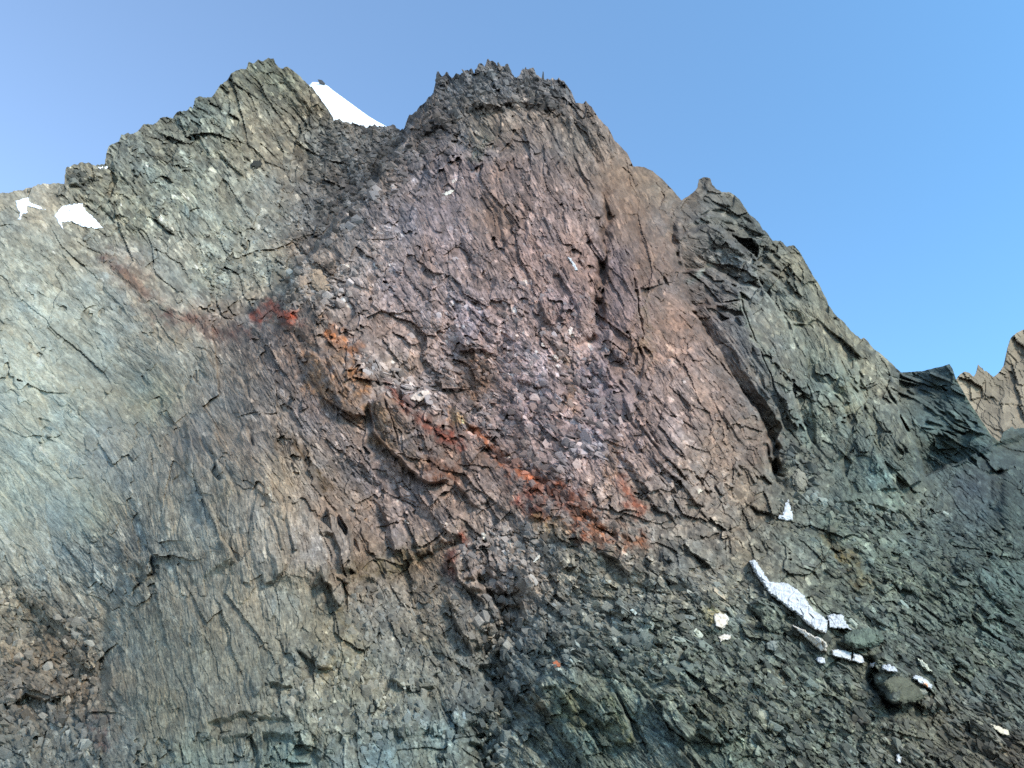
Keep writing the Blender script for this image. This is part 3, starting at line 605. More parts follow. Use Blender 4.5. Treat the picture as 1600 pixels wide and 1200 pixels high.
# stained seams, and lit slab edges painted as pale lines: (polyline, colour as seen, width px, strength)
STAINS_LIT_EDGES = [
    ([(470, 540), (560, 620), (700, 690), (840, 770), (960, 830)], (122, 92, 80), 30, .5), ([(1060, 420), (1120, 560), (1190, 690)], (112, 88, 78), 22, .5), ([(985, 300), (1010, 400), (1030, 500)], (114, 90, 78), 24, .4),
    ([(400, 500), (422, 480), (445, 485), (462, 500)], (168, 76, 50), 8, .9), ([(515, 515), (535, 535), (550, 545)], (172, 104, 62), 8, .9),
    ([(610, 606), (645, 642), (672, 668), (712, 690)], (142, 76, 58), 7, .85), ([(690, 678), (712, 695)], (146, 74, 58), 10, .9), ([(672, 728), (705, 745)], (136, 86, 64), 13, .9),
    ([(708, 648), (735, 668), (770, 700), (800, 738), (832, 752)], (172, 96, 62), 6, .9), ([(710, 648), (725, 660)], (190, 150, 110), 6, .9), ([(832, 752), (870, 770), (905, 792), (915, 825)], (158, 82, 52), 14, .9),
    ([(905, 800), (940, 840), (1000, 846)], (150, 92, 62), 10, .8), ([(966, 752), (985, 785), (1004, 800)], (158, 84, 58), 7, .85), ([(700, 862), (698, 885), (706, 900)], (128, 66, 54), 7, .65), ([(722, 838), (728, 852)], (132, 70, 54), 5, .9),
    ([(485, 560), (492, 600), (510, 620)], (166, 124, 98), 10, .85), ([(525, 560), (535, 600), (560, 640)], (152, 116, 96), 14, .85), ([(590, 640), (605, 690), (612, 700)], (160, 124, 100), 14, .85), ([(618, 660), (650, 720)], (142, 112, 96), 14, .7),
    ([(552, 570), (566, 605)], (150, 98, 58), 8, .7), ([(168, 402), (200, 428), (226, 455)], (126, 84, 74), 7, .7), ([(255, 495), (300, 505), (340, 520), (385, 525)], (118, 84, 76), 9, .7), ([(200, 430), (235, 470)], (140, 116, 106), 14, .6),
    ([(150, 1130), (158, 1160)], (104, 66, 62), 12, .6), ([(55, 960), (75, 1020), (110, 1090)], (112, 96, 80), 20, .35), ([(1290, 842), (1325, 875), (1345, 905)], (112, 96, 58), 10, .8),
    ([(1112, 960), (1125, 962)], (196, 176, 132), 9, .85), ([(946, 300), (948, 400), (936, 470)], (110, 78, 60), 8, .7), ([(465, 690), (490, 735), (515, 770)], (112, 84, 58), 7, .75), ([(560, 890), (620, 880), (660, 865)], (108, 88, 58), 14, .6),
    ([(535, 955), (545, 1000), (510, 1050)], (126, 104, 68), 7, .5), ([(890, 1090), (905, 1140)], (106, 100, 64), 8, .6), ([(950, 1090), (985, 1150)], (118, 118, 84), 6, .6), ([(830, 1085), (850, 1110)], (112, 92, 70), 10, .6), ([(735, 560), (750, 590), (740, 610)], (124, 86, 62), 16, .6),
    ([(880, 540), (890, 590), (895, 640)], (150, 112, 90), 8, .6), ([(960, 700), (950, 740)], (142, 104, 80), 9, .6), ([(840, 640), (900, 690)], (134, 92, 78), 8, .5), ([(1345, 1128), (1350, 1130)], (100, 70, 60), 5, .5), ([(820, 780), (845, 810)], (140, 66, 52), 9, .7), ([(840, 815), (870, 830)], (150, 116, 70), 10, .5),
    ([(985, 525), (1010, 560)], (140, 104, 80), 10, .5), ([(1005, 470), (1015, 540)], (138, 112, 94), 8, .5), ([(1240, 640), (1252, 665), (1262, 690)], (146, 156, 146), 4, .6), ([(1330, 640), (1362, 650), (1375, 700)], (126, 122, 100), 7, .5), ([(1300, 640), (1315, 690)], (120, 112, 96), 6, .6),
    ([(1155, 470), (1195, 545), (1230, 610)], (130, 130, 120), 6, .7), ([(1495, 596), (1530, 650), (1560, 692)], (112, 124, 112), 4, .8), ([(1080, 440), (1112, 412)], (140, 140, 138), 3, .6),  # pinnacle rib and dark slab rim: light on right-facing edges, painted in
    ([(440, 200), (470, 260), (480, 270)], (112, 98, 84), 12, .5), ([(1450, 1010), (1530, 1100)], (126, 132, 124), 4, .5), ([(745, 245), (760, 210)], (112, 108, 90), 8, .5), ([(650, 1000), (670, 1015)], (140, 136, 128), 5, .5), ([(1365, 720), (1400, 790)], (110, 130, 126), 10, .5)]

# ----------------------------------------------------------------- the mountain: one dense relief of the face
STEP = 1.35
xs = np.concatenate([np.arange(-560, -30, 9.0), np.arange(-30, 1632, STEP), np.arange(1640, 2180, 9.0)])
ys = np.concatenate([np.arange(84, 1214, STEP), np.arange(1220, 1350, 9.0)])
NX, NY = len(xs), len(ys)
sil = np.interp(xs, [p[0] for p in SIL], [p[1] for p in SIL])
rsil = np.interp(xs, [p[0] for p in ROUGH_SIL], [p[1] for p in ROUGH_SIL])
z0 = np.zeros_like(xs)
sil = sil + rsil * (0.55 * pnoise(xs / 9.0, z0 + .5, 71) + 0.5 * pnoise(xs / 4.2, z0 + 3.5, 72)) - 0.35 * rsil * np.round(frnd(hash2(np.floor(xs / 6 + .8 * pnoise(xs / 15, z0, 9)), z0, 5)) * 2.2)
PX, PYr = np.meshgrid(xs, ys)
PY = np.maximum(PYr, sil[None, :])
over = np.clip(sil[None, :] - PYr - STEP, 0, None)            # rows beyond the crest, laid down its far side
used = (sil[None, :] - PYr) < 40

dr, sr, _ = polydist(PX[::4, ::4], PY[::4, ::4], RIB)
# signed distance to the rib (positive on the left mass), upsampled
sgc = np.where(sr > 0, dr, -dr)
ii, jj = np.meshgrid(np.arange(NX) / 4.0, np.arange(NY) / 4.0)
sg = bil(sgc, ii, jj)
sg = sg + 5 * pnoise(PX / 30, PY / 30, 31) + 2.5 * pnoise(PX / 9, PY / 9, 32)
bw = np.interp(PY, [420, 600], [3.0, 80.0])
wl = smooth(0.5 + 0.5 * sg / bw)                              # 1 = left mass
lnY = F_MAIN(PX, PY)[..., 0] * (1 - wl) + F_LEFT(PX, PY)[..., 0] * wl
T = depth_of_y(PY, np.exp(lnY))
P0 = CAM + ray(PX, PY) * T[..., None]
U, V = ((PX - 800) / F_PX * 100).astype(np.float32), ((600 - PY) / F_PX * 100).astype(np.float32)   # the foliation's own plane, lying along the face
px_m = (T / F_PX)                                             # metres per photo pixel

# hand placed structure
disp = np.zeros(PX.shape)
wx = PX + 5 * fbm(PX / 40, PY / 40, 41, 3)
wy = PY + 5 * fbm(PX / 40, PY / 40, 45, 3)


def window(poly, pad):
    p = np.array(poly)
    i0, i1 = np.searchsorted(xs, [p[:, 0].min() - pad, p[:, 0].max() + pad])
    j0, j1 = np.searchsorted(ys, [p[:, 1].min() - pad, p[:, 1].max() + pad])
    return slice(max(j0 - 1, 0), j1 + 1), slice(max(i0 - 1, 0), i1 + 1)


for poly, side, amp, ramp, dec in STEPS:
    sl = window(poly, dec * 2.2)
    d, s, al = polydist(wx[sl], wy[sl], poly)
    p = np.array(poly, float)
    dv = p[-1] - p[0]
    nrm = {'R': (1, 0), 'L': (-1, 0), 'U': (0, -1), 'D': (0, 1)}[side]
    flip = np.sign(dv[0] * nrm[1] - dv[1] * nrm[0])
    d = d * s * flip
    taper = smooth(al / 0.16) * smooth((1 - al) / 0.16)
    lr = np.clip(d / ramp, 0, 1)
    up = np.where(d > 0, lr * np.clip(1 - (d - ramp) / (dec * 1.6), 0, 1), 0)
    dn = np.where(d <= 0, -0.22 * np.clip(1 + d / (dec * 0.8), 0, 1), -0.22 * (1 - lr))
    disp[sl] += 0.85 * amp * taper * (up + dn)
for poly, amp, wd in GROOVES:
    sl = window(poly, wd * 3)
    d, s, al = polydist(wx[sl], wy[sl], poly)
    taper = smooth(al / 0.12) * smooth((1 - al) / 0.12)
    disp[sl] -= amp * taper * np.exp(-(d / wd) ** 2) * (0.75 + 0.5 * pnoise(PX[sl] / 12, PY[sl] / 12, 61))

# smaller slabs of the same kind, lying along the foliation all over the face
_r = np.random.default_rng(77)
for zone, num, (l0, l1), (w0, w1), lift in [
        ([(170, 260), (420, 110), (480, 180), (400, 300), (230, 360)], 46, (35, 95), (7, 18), 1.6),
        ([(640, 260), (860, 190), (960, 300), (930, 520), (700, 540), (560, 440)], 64, (30, 85), (9, 24), 1.1),
        ([(960, 330), (1040, 370), (1200, 700), (1180, 800), (1040, 800), (1000, 600)], 40, (30, 100), (6, 16), .6),
        ([(900, 560), (1010, 600), (1080, 760), (1020, 800), (900, 700)], 34, (35, 90), (8, 20), .9),
        ([(560, 560), (880, 560), (900, 760), (760, 820), (600, 640)], 60, (18, 50), (8, 22), .8),
        ([(300, 560), (560, 640), (700, 780), (560, 920), (260, 800)], 44, (35, 110), (9, 26), .4),
        ([(180, 800), (540, 920), (740, 960), (740, 1200), (160, 1200)], 46, (30, 100), (9, 26), .32),
        ([(800, 880), (1100, 860), (1300, 980), (1500, 1200), (800, 1200)], 120, (22, 85), (8, 24), .6),
        ([(1230, 800), (1440, 780), (1600, 800), (1600, 1200), (1480, 1150), (1290, 930)], 100, (25, 100), (8, 26), .65),
        ([(0, 400), (150, 380), (300, 560), (150, 800), (0, 850)], 34, (40, 130), (9, 24), .28),
        ([(1412, 590), (1484, 578), (1548, 688), (1446, 738)], 26, (30, 90), (4, 9), .25),
        ([(1070, 330), (1110, 290), (1200, 390), (1330, 530), (1400, 600), (1420, 740), (1250, 760), (1110, 490)], 40, (30, 90), (6, 14), .25),
        ([(0, 900), (150, 960), (150, 1200), (0, 1200)], 20, (25, 70), (10, 24), .5)]:
    zp = np.array(zone, float)
    c = _r.uniform(zp.min(0), zp.max(0), (num * 5, 2))
    c = c[inside(c[:, 0], c[:, 1], zone)][:num]
    dd_ = F_DIP(c[:, 0], c[:, 1])[:, 0]
    for (cx_, cy_), dg in zip(c, dd_):
        g_ = math.radians(dg + _r.normal(0, 6))
        ax, ay, bx, by = math.cos(g_), math.sin(g_), math.sin(g_), -math.cos(g_)
        ln, wd_ = _r.uniform(l0, l1) / 2, _r.uniform(w0, w1) / 2
        pl = []
        for sa_, sb_ in ((-1, -1), (-.2, -1.15), (1, -1), (1.12, .1), (.9, 1), (.1, 1.1), (-1, 1), (-1.15, .2)):
            ka, kb = sa_ * ln * _r.uniform(.75, 1.1), sb_ * wd_ * _r.uniform(.7, 1.1)
            pl.append((cx_ + ax * ka + bx * kb, cy_ + ay * ka + by * kb))
        SLABS.append((pl, (cx_, cy_), (bx, by), lift * _r.uniform(0, 1.0), _r.normal(0, .035) * lift + .01))
N_HAND = 34
for n_s, (poly, (ox, oy), (gx_, gy_), v0, slope) in enumerate(SLABS):
    sl = window(poly, 8)
    qx, qy = PX[sl] * .35 + wx[sl] * .65, PY[sl] * .35 + wy[sl] * .65
    ins = inside(qx, qy, poly)
    d, _, _ = polydist(qx, qy, poly + poly[:1])
    rw = 2.0 + 9 * np.clip(pnoise(PX[sl] / 34, PY[sl] / 34, 66) - .1, 0, 1)
    a = np.where(ins, np.clip(d / rw, 0, 1), 0)
    if ins.sum() < 8:
        continue
    Ab = np.stack([np.ones(ins.sum()), qx[ins] - ox, qy[ins] - oy], 1)
    cb, *_ = np.linalg.lstsq(Ab, T[sl][ins], rcond=None)
    gl = math.hypot(gx_, gy_)
    across = (cb[1] * gx_ + cb[2] * gy_) / gl ** 2                # how fast the face itself falls away across the slab
    slope = slope + (0.7 if n_s < N_HAND else .25) * across
    mid = 0.0 if n_s < N_HAND else float(np.median(disp[sl][ins]))
    disp[sl] = disp[sl] * (1 - a) + (mid + v0 + slope * ((qx - ox) * gx_ + (qy - oy) * gy_)) * a

# broad swells, then slabs and flakes along the foliation
rough = F_ROUGH(PX, PY)[..., 0]
dip = F_DIP(PX, PY)[..., 0] + 5 * pnoise(U / 17, V / 17, 51) + 5 * fbm(U / 2.5, V / 2.5, 53, 3)
disp += (0.5 + 0.5 * rough) * (1.5 * fbm(U / 28, V / 28, 81, 3))
warpu = U + 0.22 * fbm(U / 5, V / 5, 91, 3) + 0.045 * fbm(U / .7, V / .7, 95, 2)
warpv = V + 0.22 * fbm(U / 5 + 40, V / 5, 93, 3) + 0.045 * fbm(U / .7, V / .7 + 30, 97, 2)
val = np.ones(PX.shape, np.float32)
hue = np.zeros(PX.shape, np.float32)
fleck = np.zeros(PX.shape, np.float32)
below = used & (PYr > sil[None, :] - 45)
F_BLOCK = Field([(750, 560, 1), (650, 600, 1), (880, 620, 1), (850, 740, 1), (950, 700, .8), (780, 870, 1), (730, 640, 1), (560, 450, .7), (500, 430, 1), (720, 450, .7), (1000, 960, 1), (900, 980, 1), (1150, 1000, .7), (1300, 1050, .6), (1300, 830, .9), (1420, 870, .5), (640, 220, .9), (760, 140, .3), (560, 250, 1),
                 (560, 1080, .7), (640, 960, .8), (80, 1120, .8), (1240, 740, 1), (1120, 380, .7), (1350, 640, .5), (1100, 560, .2), (1050, 420, .1), (950, 240, .3), (820, 300, .45), (860, 420, .4), (700, 320, .3), (300, 280, .1), (380, 180, .2), (100, 600, .1), (400, 850, .15), (250, 1000, .2), (300, 650, .2), (1450, 640, .1), (1230, 500, .1), (960, 1140, .2), (1500, 1050, .4), (1550, 850, .4), (480, 650, .3)], 'idw')
blocky = (F_BLOCK(PX, PY)[..., 0] + .22 * fbm(U / 3, V / 3, 57, 3)) > .52
blk = np.ones(PX.shape, np.float32)
CLASSES = [(-99, 34, 27), (34, 46, 40), (46, 57, 51), (57, 69, 62), (69, 199, 79)]
LAYERS = [  # along m, across m, height m, tilt, lean, colour spread, crack (at 100 m)
    (13, 4.4, 1.1, 2.6, 0.2, .10, 0.0, .3), (6.0, 1.7, .52, 3.0, 0.2, .15, .12, .45), (2.6, .8, .25, 2.6, 0.18, .20, .12, .7), (1.2, .40, .135, 2.2, 0.13, .28, .10, 1.0), (.55, .2, .07, 1.7, .1, .38, .05, 1.2)]
TS = (T / 100.0)
for lo, hi, ang, chunky in [c + (b,) for c in CLASSES for b in (False, True)]:
    m = below & (dip >= lo) & (dip < hi) & (blocky == chunky)
    if not m.any():
        continue
    ar = 1.32 if chunky else 1.0
    u, v, rg = warpu[m], warpv[m], rough[m].astype(np.float32)
    dd = np.zeros(u.shape, np.float32)
    vv = np.ones(u.shape, np.float32)
    hu = np.zeros(u.shape, np.float32)
    fl = np.zeros(u.shape, np.float32)
    bk_ = np.ones(u.shape, np.float32)
    for k, (sx, sy, amp, tilt, lean, cs, ck, jump) in enumerate(LAYERS):
        e, h, ra, rb = vor(u, v, R(ang), sx / ar ** .7, sy * ar, (340 if chunky else 300) + 11 * k + ang)
        r1, r2, r3, r4, r5 = (frnd(h, q) for q in (2, 3, 4, 5, 6))
        g = rg ** (0.6 if k < 1 else 1.0)
        if chunky and 0 < k < 4:
            g = g * (1.45, 1.4, 1.25)[k - 1]
        dd += g * amp * ((r1 - .5) * jump + (r2 - .5) * tilt * ra + ((r3 - .5) * tilt - lean) * rb)
        if ck:
            dd -= g * ck * amp * 2 * np.clip(1 - e / 0.06, 0, 1) * (r4 > .6)
        if k in (2, 3):
            bk_ = bk_ * (.3 + 1.3 * frnd(h, 8))
        vv *= 1 + cs * (r4 - .5) * 2 * (0.35 + 0.65 * np.clip(rg, 0, 1.2))
        hu += (r5 - .5) * (0.6 if k < 3 else 0.35)
        if k >= 3:
            fl = np.maximum(fl, (r5 > (.965 if k == 3 else .972)).astype(np.float32) * (r1 > .4))
    ca, sa = math.cos(R(ang)), math.sin(R(ang))
    al_, ac_ = u * ca - v * sa, u * sa + v * ca
    fib = fbm(al_ / 2.4, ac_ / .42, 171 + ang, 4, .6)
    blk[m] = bk_
    rg = rg * (.55 if chunky else 1)
    dd += rg * .16 * (1 - 2 * np.abs(fib)) + rg * .10 * fbm(al_ / 1.0, ac_ / .22, 181 + ang, 2)
    vv *= 1 + .10 * fib
    disp[m] += dd * TS[m]
    val[m] = vv
    hue[m] = hu
    fleck[m] = fl
disp += TS * rough * (.12 * fbm(U / .8, V / .8, 111, 3) + .3 * fbm(U / 3.0, V / 3.0, 115, 2))

Tg = T - disp
Tg = np.maximum(Tg, 0.6 * T)
P = CAM + ray(PX, PY) * Tg[..., None]
back = over * px_m * 1.6
P[..., 1] += back * 0.66
P[..., 2] -= back * 0.75 * (1 + 0.1 * pnoise(PX / 20, PYr / 20, 3))

# surface colour, still holding some of the seen shade
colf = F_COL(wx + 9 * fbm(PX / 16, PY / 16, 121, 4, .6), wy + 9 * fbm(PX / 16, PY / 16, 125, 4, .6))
for poly, c, wd, st in STAINS_LIT_EDGES:
    sl = window(poly, wd * 3.2)
    wd = wd * 1.35
    d, s, al = polydist(wx[sl], wy[sl], poly)
    n = fbm(U[sl] / 1.3, V[sl] / 1.3, 131, 4, .65)
    a = st * np.clip(.45 + .6 * blk[sl], 0, 1.25) * np.clip(1.05 * np.exp(-(d / wd) ** 2) + 0.9 * n * np.exp(-(d / (1.7 * wd)) ** 2) - .05, 0, 1)
    a = np.clip(a, 0, 1)
    colf[sl] = colf[sl] * (1 - a[..., None]) + (rock_lin(c) * .56 * np.array([.95, 1.04, 1.0])) * a[..., None]
streak = fbm((warpu * .62 - warpv * .78) / 9, (warpu * .78 + warpv * .62) / .9, 141, 4)
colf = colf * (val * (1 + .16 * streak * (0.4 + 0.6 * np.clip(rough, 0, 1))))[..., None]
hv = np.clip(hue, -1, 1)[..., None] * 0.09
colf = colf * (1 + hv * np.array([1.0, 0.0, -1.0]))
n2 = fbm(U / 4.5, V / 4.5, 151, 4)[..., None]
colf = colf * (1 + 0.06 * n2 * np.array([1.2, .2, -1.0]))
pale = (fleck * np.clip(rough, .3, 1.1) * .55)[..., None]
colf = colf * (1 - pale) + pale * np.clip(colf * 2.6, 0, .62)
ALB = np.array([1.06, .955, 0.82])
colf = np.clip(colf * ALB, 0.012, 0.72)

# which part of the mountain each point belongs to
SUMMIT, LEFTR, PINN, SLATE, SCREE, BUTT = range(6)
lab = np.full(PX.shape, SUMMIT, np.int8)
lab[inside(wx, wy, [(-600, 1400), (-600, 880), (150, 800), (345, 560), (398, 508), (470, 540), (560, 660), (640, 745), (700, 760), (745, 810), (690, 860), (730, 900), (785, 985), (774, 1060), (782, 1100), (765, 1400)])] = BUTT
lab[inside(wx, wy, [(765, 1400), (782, 1100), (774, 1060), (785, 985), (740, 900), (800, 880), (900, 845), (1000, 850), (1100, 810), (1216, 795), (1330, 780), (1440, 770), (1500, 725), (1562, 694), (2300, 600), (2300, 1400)])] = SCREE
lab[inside(wx, wy, [(1063, 200), (1063, 316), (1050, 372), (1078, 462), (1140, 560), (1200, 668), (1222, 760), (1216, 795), (1330, 780), (1440, 770), (1445, 750), (1425, 690), (1405, 650), (1396, 620), (1406, 560), (1400, 200)])] = PINN
lab[inside(wx, wy, [(1406, 500), (1396, 620), (1405, 650), (1425, 690), (1445, 750), (1440, 770), (1500, 725), (1562, 694), (1568, 680), (1500, 500)])] = SLATE
lab[wl > 0.5] = LEFTR
PARTS = ['summit_terrain', 'ridge_terrain', 'pinnacle_terrain', 'slate_terrain', 'scree_terrain', 'buttress_terrain']
NOTES = ['rock peak with dark spiky crest and pinkish brown face', 'grey green ridge and gully with pale lower slope beside the snow patches', 'dark grey leaning pinnacle of large slabs right of the brown face',
         'smooth dark teal slab with a straight sloping top edge', 'broken green grey slope of flakes holding the white blocks', 'rounded grey buttress with vertical streaks below the rust seams']


def mesh_from(name, verts, quads, cols, mat, shade=False):
    me = bpy.data.meshes.new(name)
    me.vertices.add(len(verts))
    me.vertices.foreach_set('co', np.ascontiguousarray(verts, np.float32).ravel())
    n = quads.shape[1]
    me.loops.add(quads.size)
    me.loops.foreach_set('vertex_index', np.ascontiguousarray(quads, np.int32).ravel())
    me.polygons.add(len(quads))
    me.polygons.foreach_set('loop_start', np.arange(0, quads.size, n, dtype=np.int32))
    me.update(calc_edges=True)
    if cols is not None:
        a = me.color_attributes.new('rock_color', 'FLOAT_COLOR', 'POINT')
        rgba = np.ones((len(verts), 4), np.float32)
        rgba[:, :3] = cols
        a.data.foreach_set('color', rgba.ravel())
    if not shade:
        me.polygons.foreach_set('use_smooth', np.zeros(len(quads), bool))
    me.materials.append(mat)
    o = bpy.data.objects.new(name, me)
    COL.objects.link(o)
    return o


idx = np.arange(NX * NY).reshape(NY, NX)
q = np.stack([idx[:-1, :-1], idx[1:, :-1], idx[1:, 1:], idx[:-1, 1:]], -1).reshape(-1, 4)
okq = used.ravel()[q].all(1)
q = q[okq]
ql = lab.ravel()[q[:, 3]]
FACE = []
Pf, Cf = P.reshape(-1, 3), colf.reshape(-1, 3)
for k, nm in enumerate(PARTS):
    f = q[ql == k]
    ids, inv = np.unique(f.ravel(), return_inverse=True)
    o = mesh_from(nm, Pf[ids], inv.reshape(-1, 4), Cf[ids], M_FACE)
    o['kind'] = 'structure'
    o['label'] = NOTES[k]
    FACE.append(o)


# ----------------------------------------------------------------- far snow, far crag
def far_mass(name, sil_pts, x0, x1, y1, yfun, step, noise, colour, mat, seed):
    x = np.arange(x0, x1, step)
    sx = np.array(sil_pts, float)
    s = np.interp(x, sx[:, 0], sx[:, 1])
    s = s + noise[0] * (pnoise(x / 7, x * 0 + .5, seed) + .6 * pnoise(x / 3, x * 0 + 2.5, seed + 1))
    y = np.arange(s.min() - 30, y1, step)
    X, Yr = np.meshgrid(x, y)
    Y = np.maximum(Yr, s[None])
    ov = np.clip(s[None] - Yr - step, 0, None)
    t = depth_of_y(Y, yfun(X, Y, s[None]))
    p = CAM + ray(X, Y) * t[..., None]
    uu, vv = (X - 800) / F_PX * 330, (600 - Y) / F_PX * 330
    d = 0
    val = np.ones(X.shape)
    if noise[1]:
        for k, (a, b, h) in enumerate([(22, 9, 3.0), (9, 4, 1.5), (3.5, 1.6, .7)]):
            e, hh, ra, rb = vor(uu + 1.2 * fbm(uu / 6, vv / 6, seed, 2), vv + 1.2 * fbm(uu / 6, vv / 6, seed + 4, 2), R(50), a, b, seed + k)
            d = d + noise[1] * h * ((frnd(hh, 2) - .5) * 1.3 + (frnd(hh, 3) - .5) * 1.3 * ra - (frnd(hh, 4) * .8 + .2) * rb)
            val = val * (1 + .3 * (frnd(hh, 5) - .5))
    d = d + noise[2] * fbm(uu / 30, vv / 30, seed + 9, 3)
    p = CAM + ray(X, Y) * (t - d)[..., None]
    bk = ov * t / F_PX * 2.0
    p[..., 1] += bk * .7
    p[..., 2] -= bk * .7
    use = (s[None] - Yr) < 30
    n, m = X.shape
    ix = np.arange(n * m).reshape(n, m)
    qq = np.stack([ix[:-1, :-1], ix[1:, :-1], ix[1:, 1:], ix[:-1, 1:]], -1).reshape(-1, 4)
    qq = qq[use.ravel()[qq].all(1)]
    cc = None
    if colour is not None:
        cc = (lin(colour) * ALB * (val * (1 + .2 * fbm(uu / 8, vv / 8, seed + 3, 3)))[..., None]).reshape(-1, 3)
    return mesh_from(name, p.reshape(-1, 3), qq, cc, mat, shade=noise[1] == 0)


snow = far_mass('snow_slope', [(380, 190), (440, 160), (484, 132), (488, 128), (500, 129), (512, 134), (520, 141), (530, 148), (545, 159), (560, 170), (575, 181), (590, 190), (605, 198), (620, 204), (640, 212), (700, 235)],
                380, 700, 290, lambda X, Y, s: 372 - (Y - s) * 0.45 + 0.0 * X, 1.6, (0.0, 0.0, 2.0), None, M_SNOW, 501)
snow['label'] = 'bright white snow slope between the two summits'
snow['category'] = 'snow slope'
crag = far_mass('crag_terrain', [(1380, 700), (1480, 640), (1494, 594), (1500, 585), (1506, 581), (1516, 583), (1521, 589), (1525, 582), (1528, 570), (1536, 577), (1546, 583), (1553, 590), (1558, 583), (1570, 571), (1572, 560), (1573, 545), (1579, 528), (1588, 519), (1600, 515), (1640, 492), (1720, 520), (1850, 600), (2000, 700)],
                1400, 2000, 900, lambda X, Y, s: 330 - (Y - 560) * 0.35 + 7 * pnoise(X / 60, Y / 80, 660), 1.6, (2.0, 1.0, 3.0), (122, 115, 102), M_FACE, 601)
crag['kind'] = 'structure'
crag['label'] = 'tan rocky crag rising at the edge behind the dark slab'

# ----------------------------------------------------------------- unseen ground below the face, pale for bounce light
gx = np.sign(np.linspace(-1, 1, 120)) * np.abs(np.linspace(-1, 1, 120)) ** 2.4 * 5000
GX, GY = np.meshgrid(gx, gx)
GR = np.hypot(GX, GY)
GZ = 0.25 * fbm(GX / 14, GY / 14, 700, 3) * smooth((GR - 2) / 20) - 0.05 - 25 * smooth((GR - 400) / 3000)
gi = np.arange(GX.size).reshape(GX.shape)
gq = np.stack([gi[:-1, :-1], gi[:-1, 1:], gi[1:, 1:], gi[1:, :-1]], -1).reshape(-1, 4)
ground = mesh_from('ground', np.stack([GX, GY, GZ], -1).reshape(-1, 3), gq, None, M_BOUNCE)  # out of view; its pale surface sends fill light up the face
ground['kind'] = 'structure'

# ----------------------------------------------------------------- looking things up on the face
Ts = blur(np.where(np.isfinite(Tg), Tg, T), 2)
Tsmooth = blur(Tg, 5)


def gridpos(px, py):
    return np.interp(px, xs, np.arange(NX)), np.interp(py, ys, np.arange(NY))


def look(f, px, py):
    i, j = gridpos(np.asarray(px, float), np.asarray(py, float))
    return bil(f, i, j)


def surf(px, py, tm=None):
    t = look(Ts if tm is None else tm, px, py)
    return CAM + ray(px, py) * t[..., None]


def normals(px, py, e=5.0):
    a = surf(px + e, py, Tsmooth) - surf(px - e, py, Tsmooth)
    b = surf(px, py - e, Tsmooth) - surf(px, py + e, Tsmooth)
    n = np.cross(a, b)
    n /= np.linalg.norm(n, axis=-1, keepdims=True) + 1e-9
    s = np.sign((n * -ray(px, py)).sum(-1, keepdims=True))
    return n * s


# ----------------------------------------------------------------- loose stones
rng = np.random.default_rng(11)


def hull(kind, seed):
    r = np.random.default_rng(seed)
    bm = bmesh.new()
    n = 11 if kind == 'block' else 12
    sc = {'block': (1.0, .75, .62), 'flake': (1.0, .55, .17), 'spike': (1.0, .36, .3)}[kind]
    for i in range(n):
        p = r.normal(size=3)
        p /= np.linalg.norm(p)
        p = np.sign(p) * np.abs(p) ** .55
        if kind == 'spike':
            f = 1 - .75 * (p[0] + 1) / 2
            p[1:] *= f
        bm.verts.new(p * np.array(sc) * (.75 + .25 * r.random()))
    rs = bmesh.ops.convex_hull(bm, input=bm.verts)
    bmesh.ops.delete(bm, geom=list({g for g in rs['geom_interior'] + rs['geom_unused'] if isinstance(g, bmesh.types.BMVert)}), context='VERTS')
    bmesh.ops.triangulate(bm, faces=bm.faces)
    me = bpy.data.meshes.new('stone')
    bm.to_mesh(me)
    bm.free()
    me.materials.append(M_STONE)
    v = np.array([x.co[:] for x in me.vertices])
    f = np.array([list(p.vertices) for p in me.polygons])
    return me, v, f


SHAPES = {k: [hull(k, 40 + 10 * i + j) for i in range(7)] for j, k in enumerate(('block', 'flake', 'spike'))}

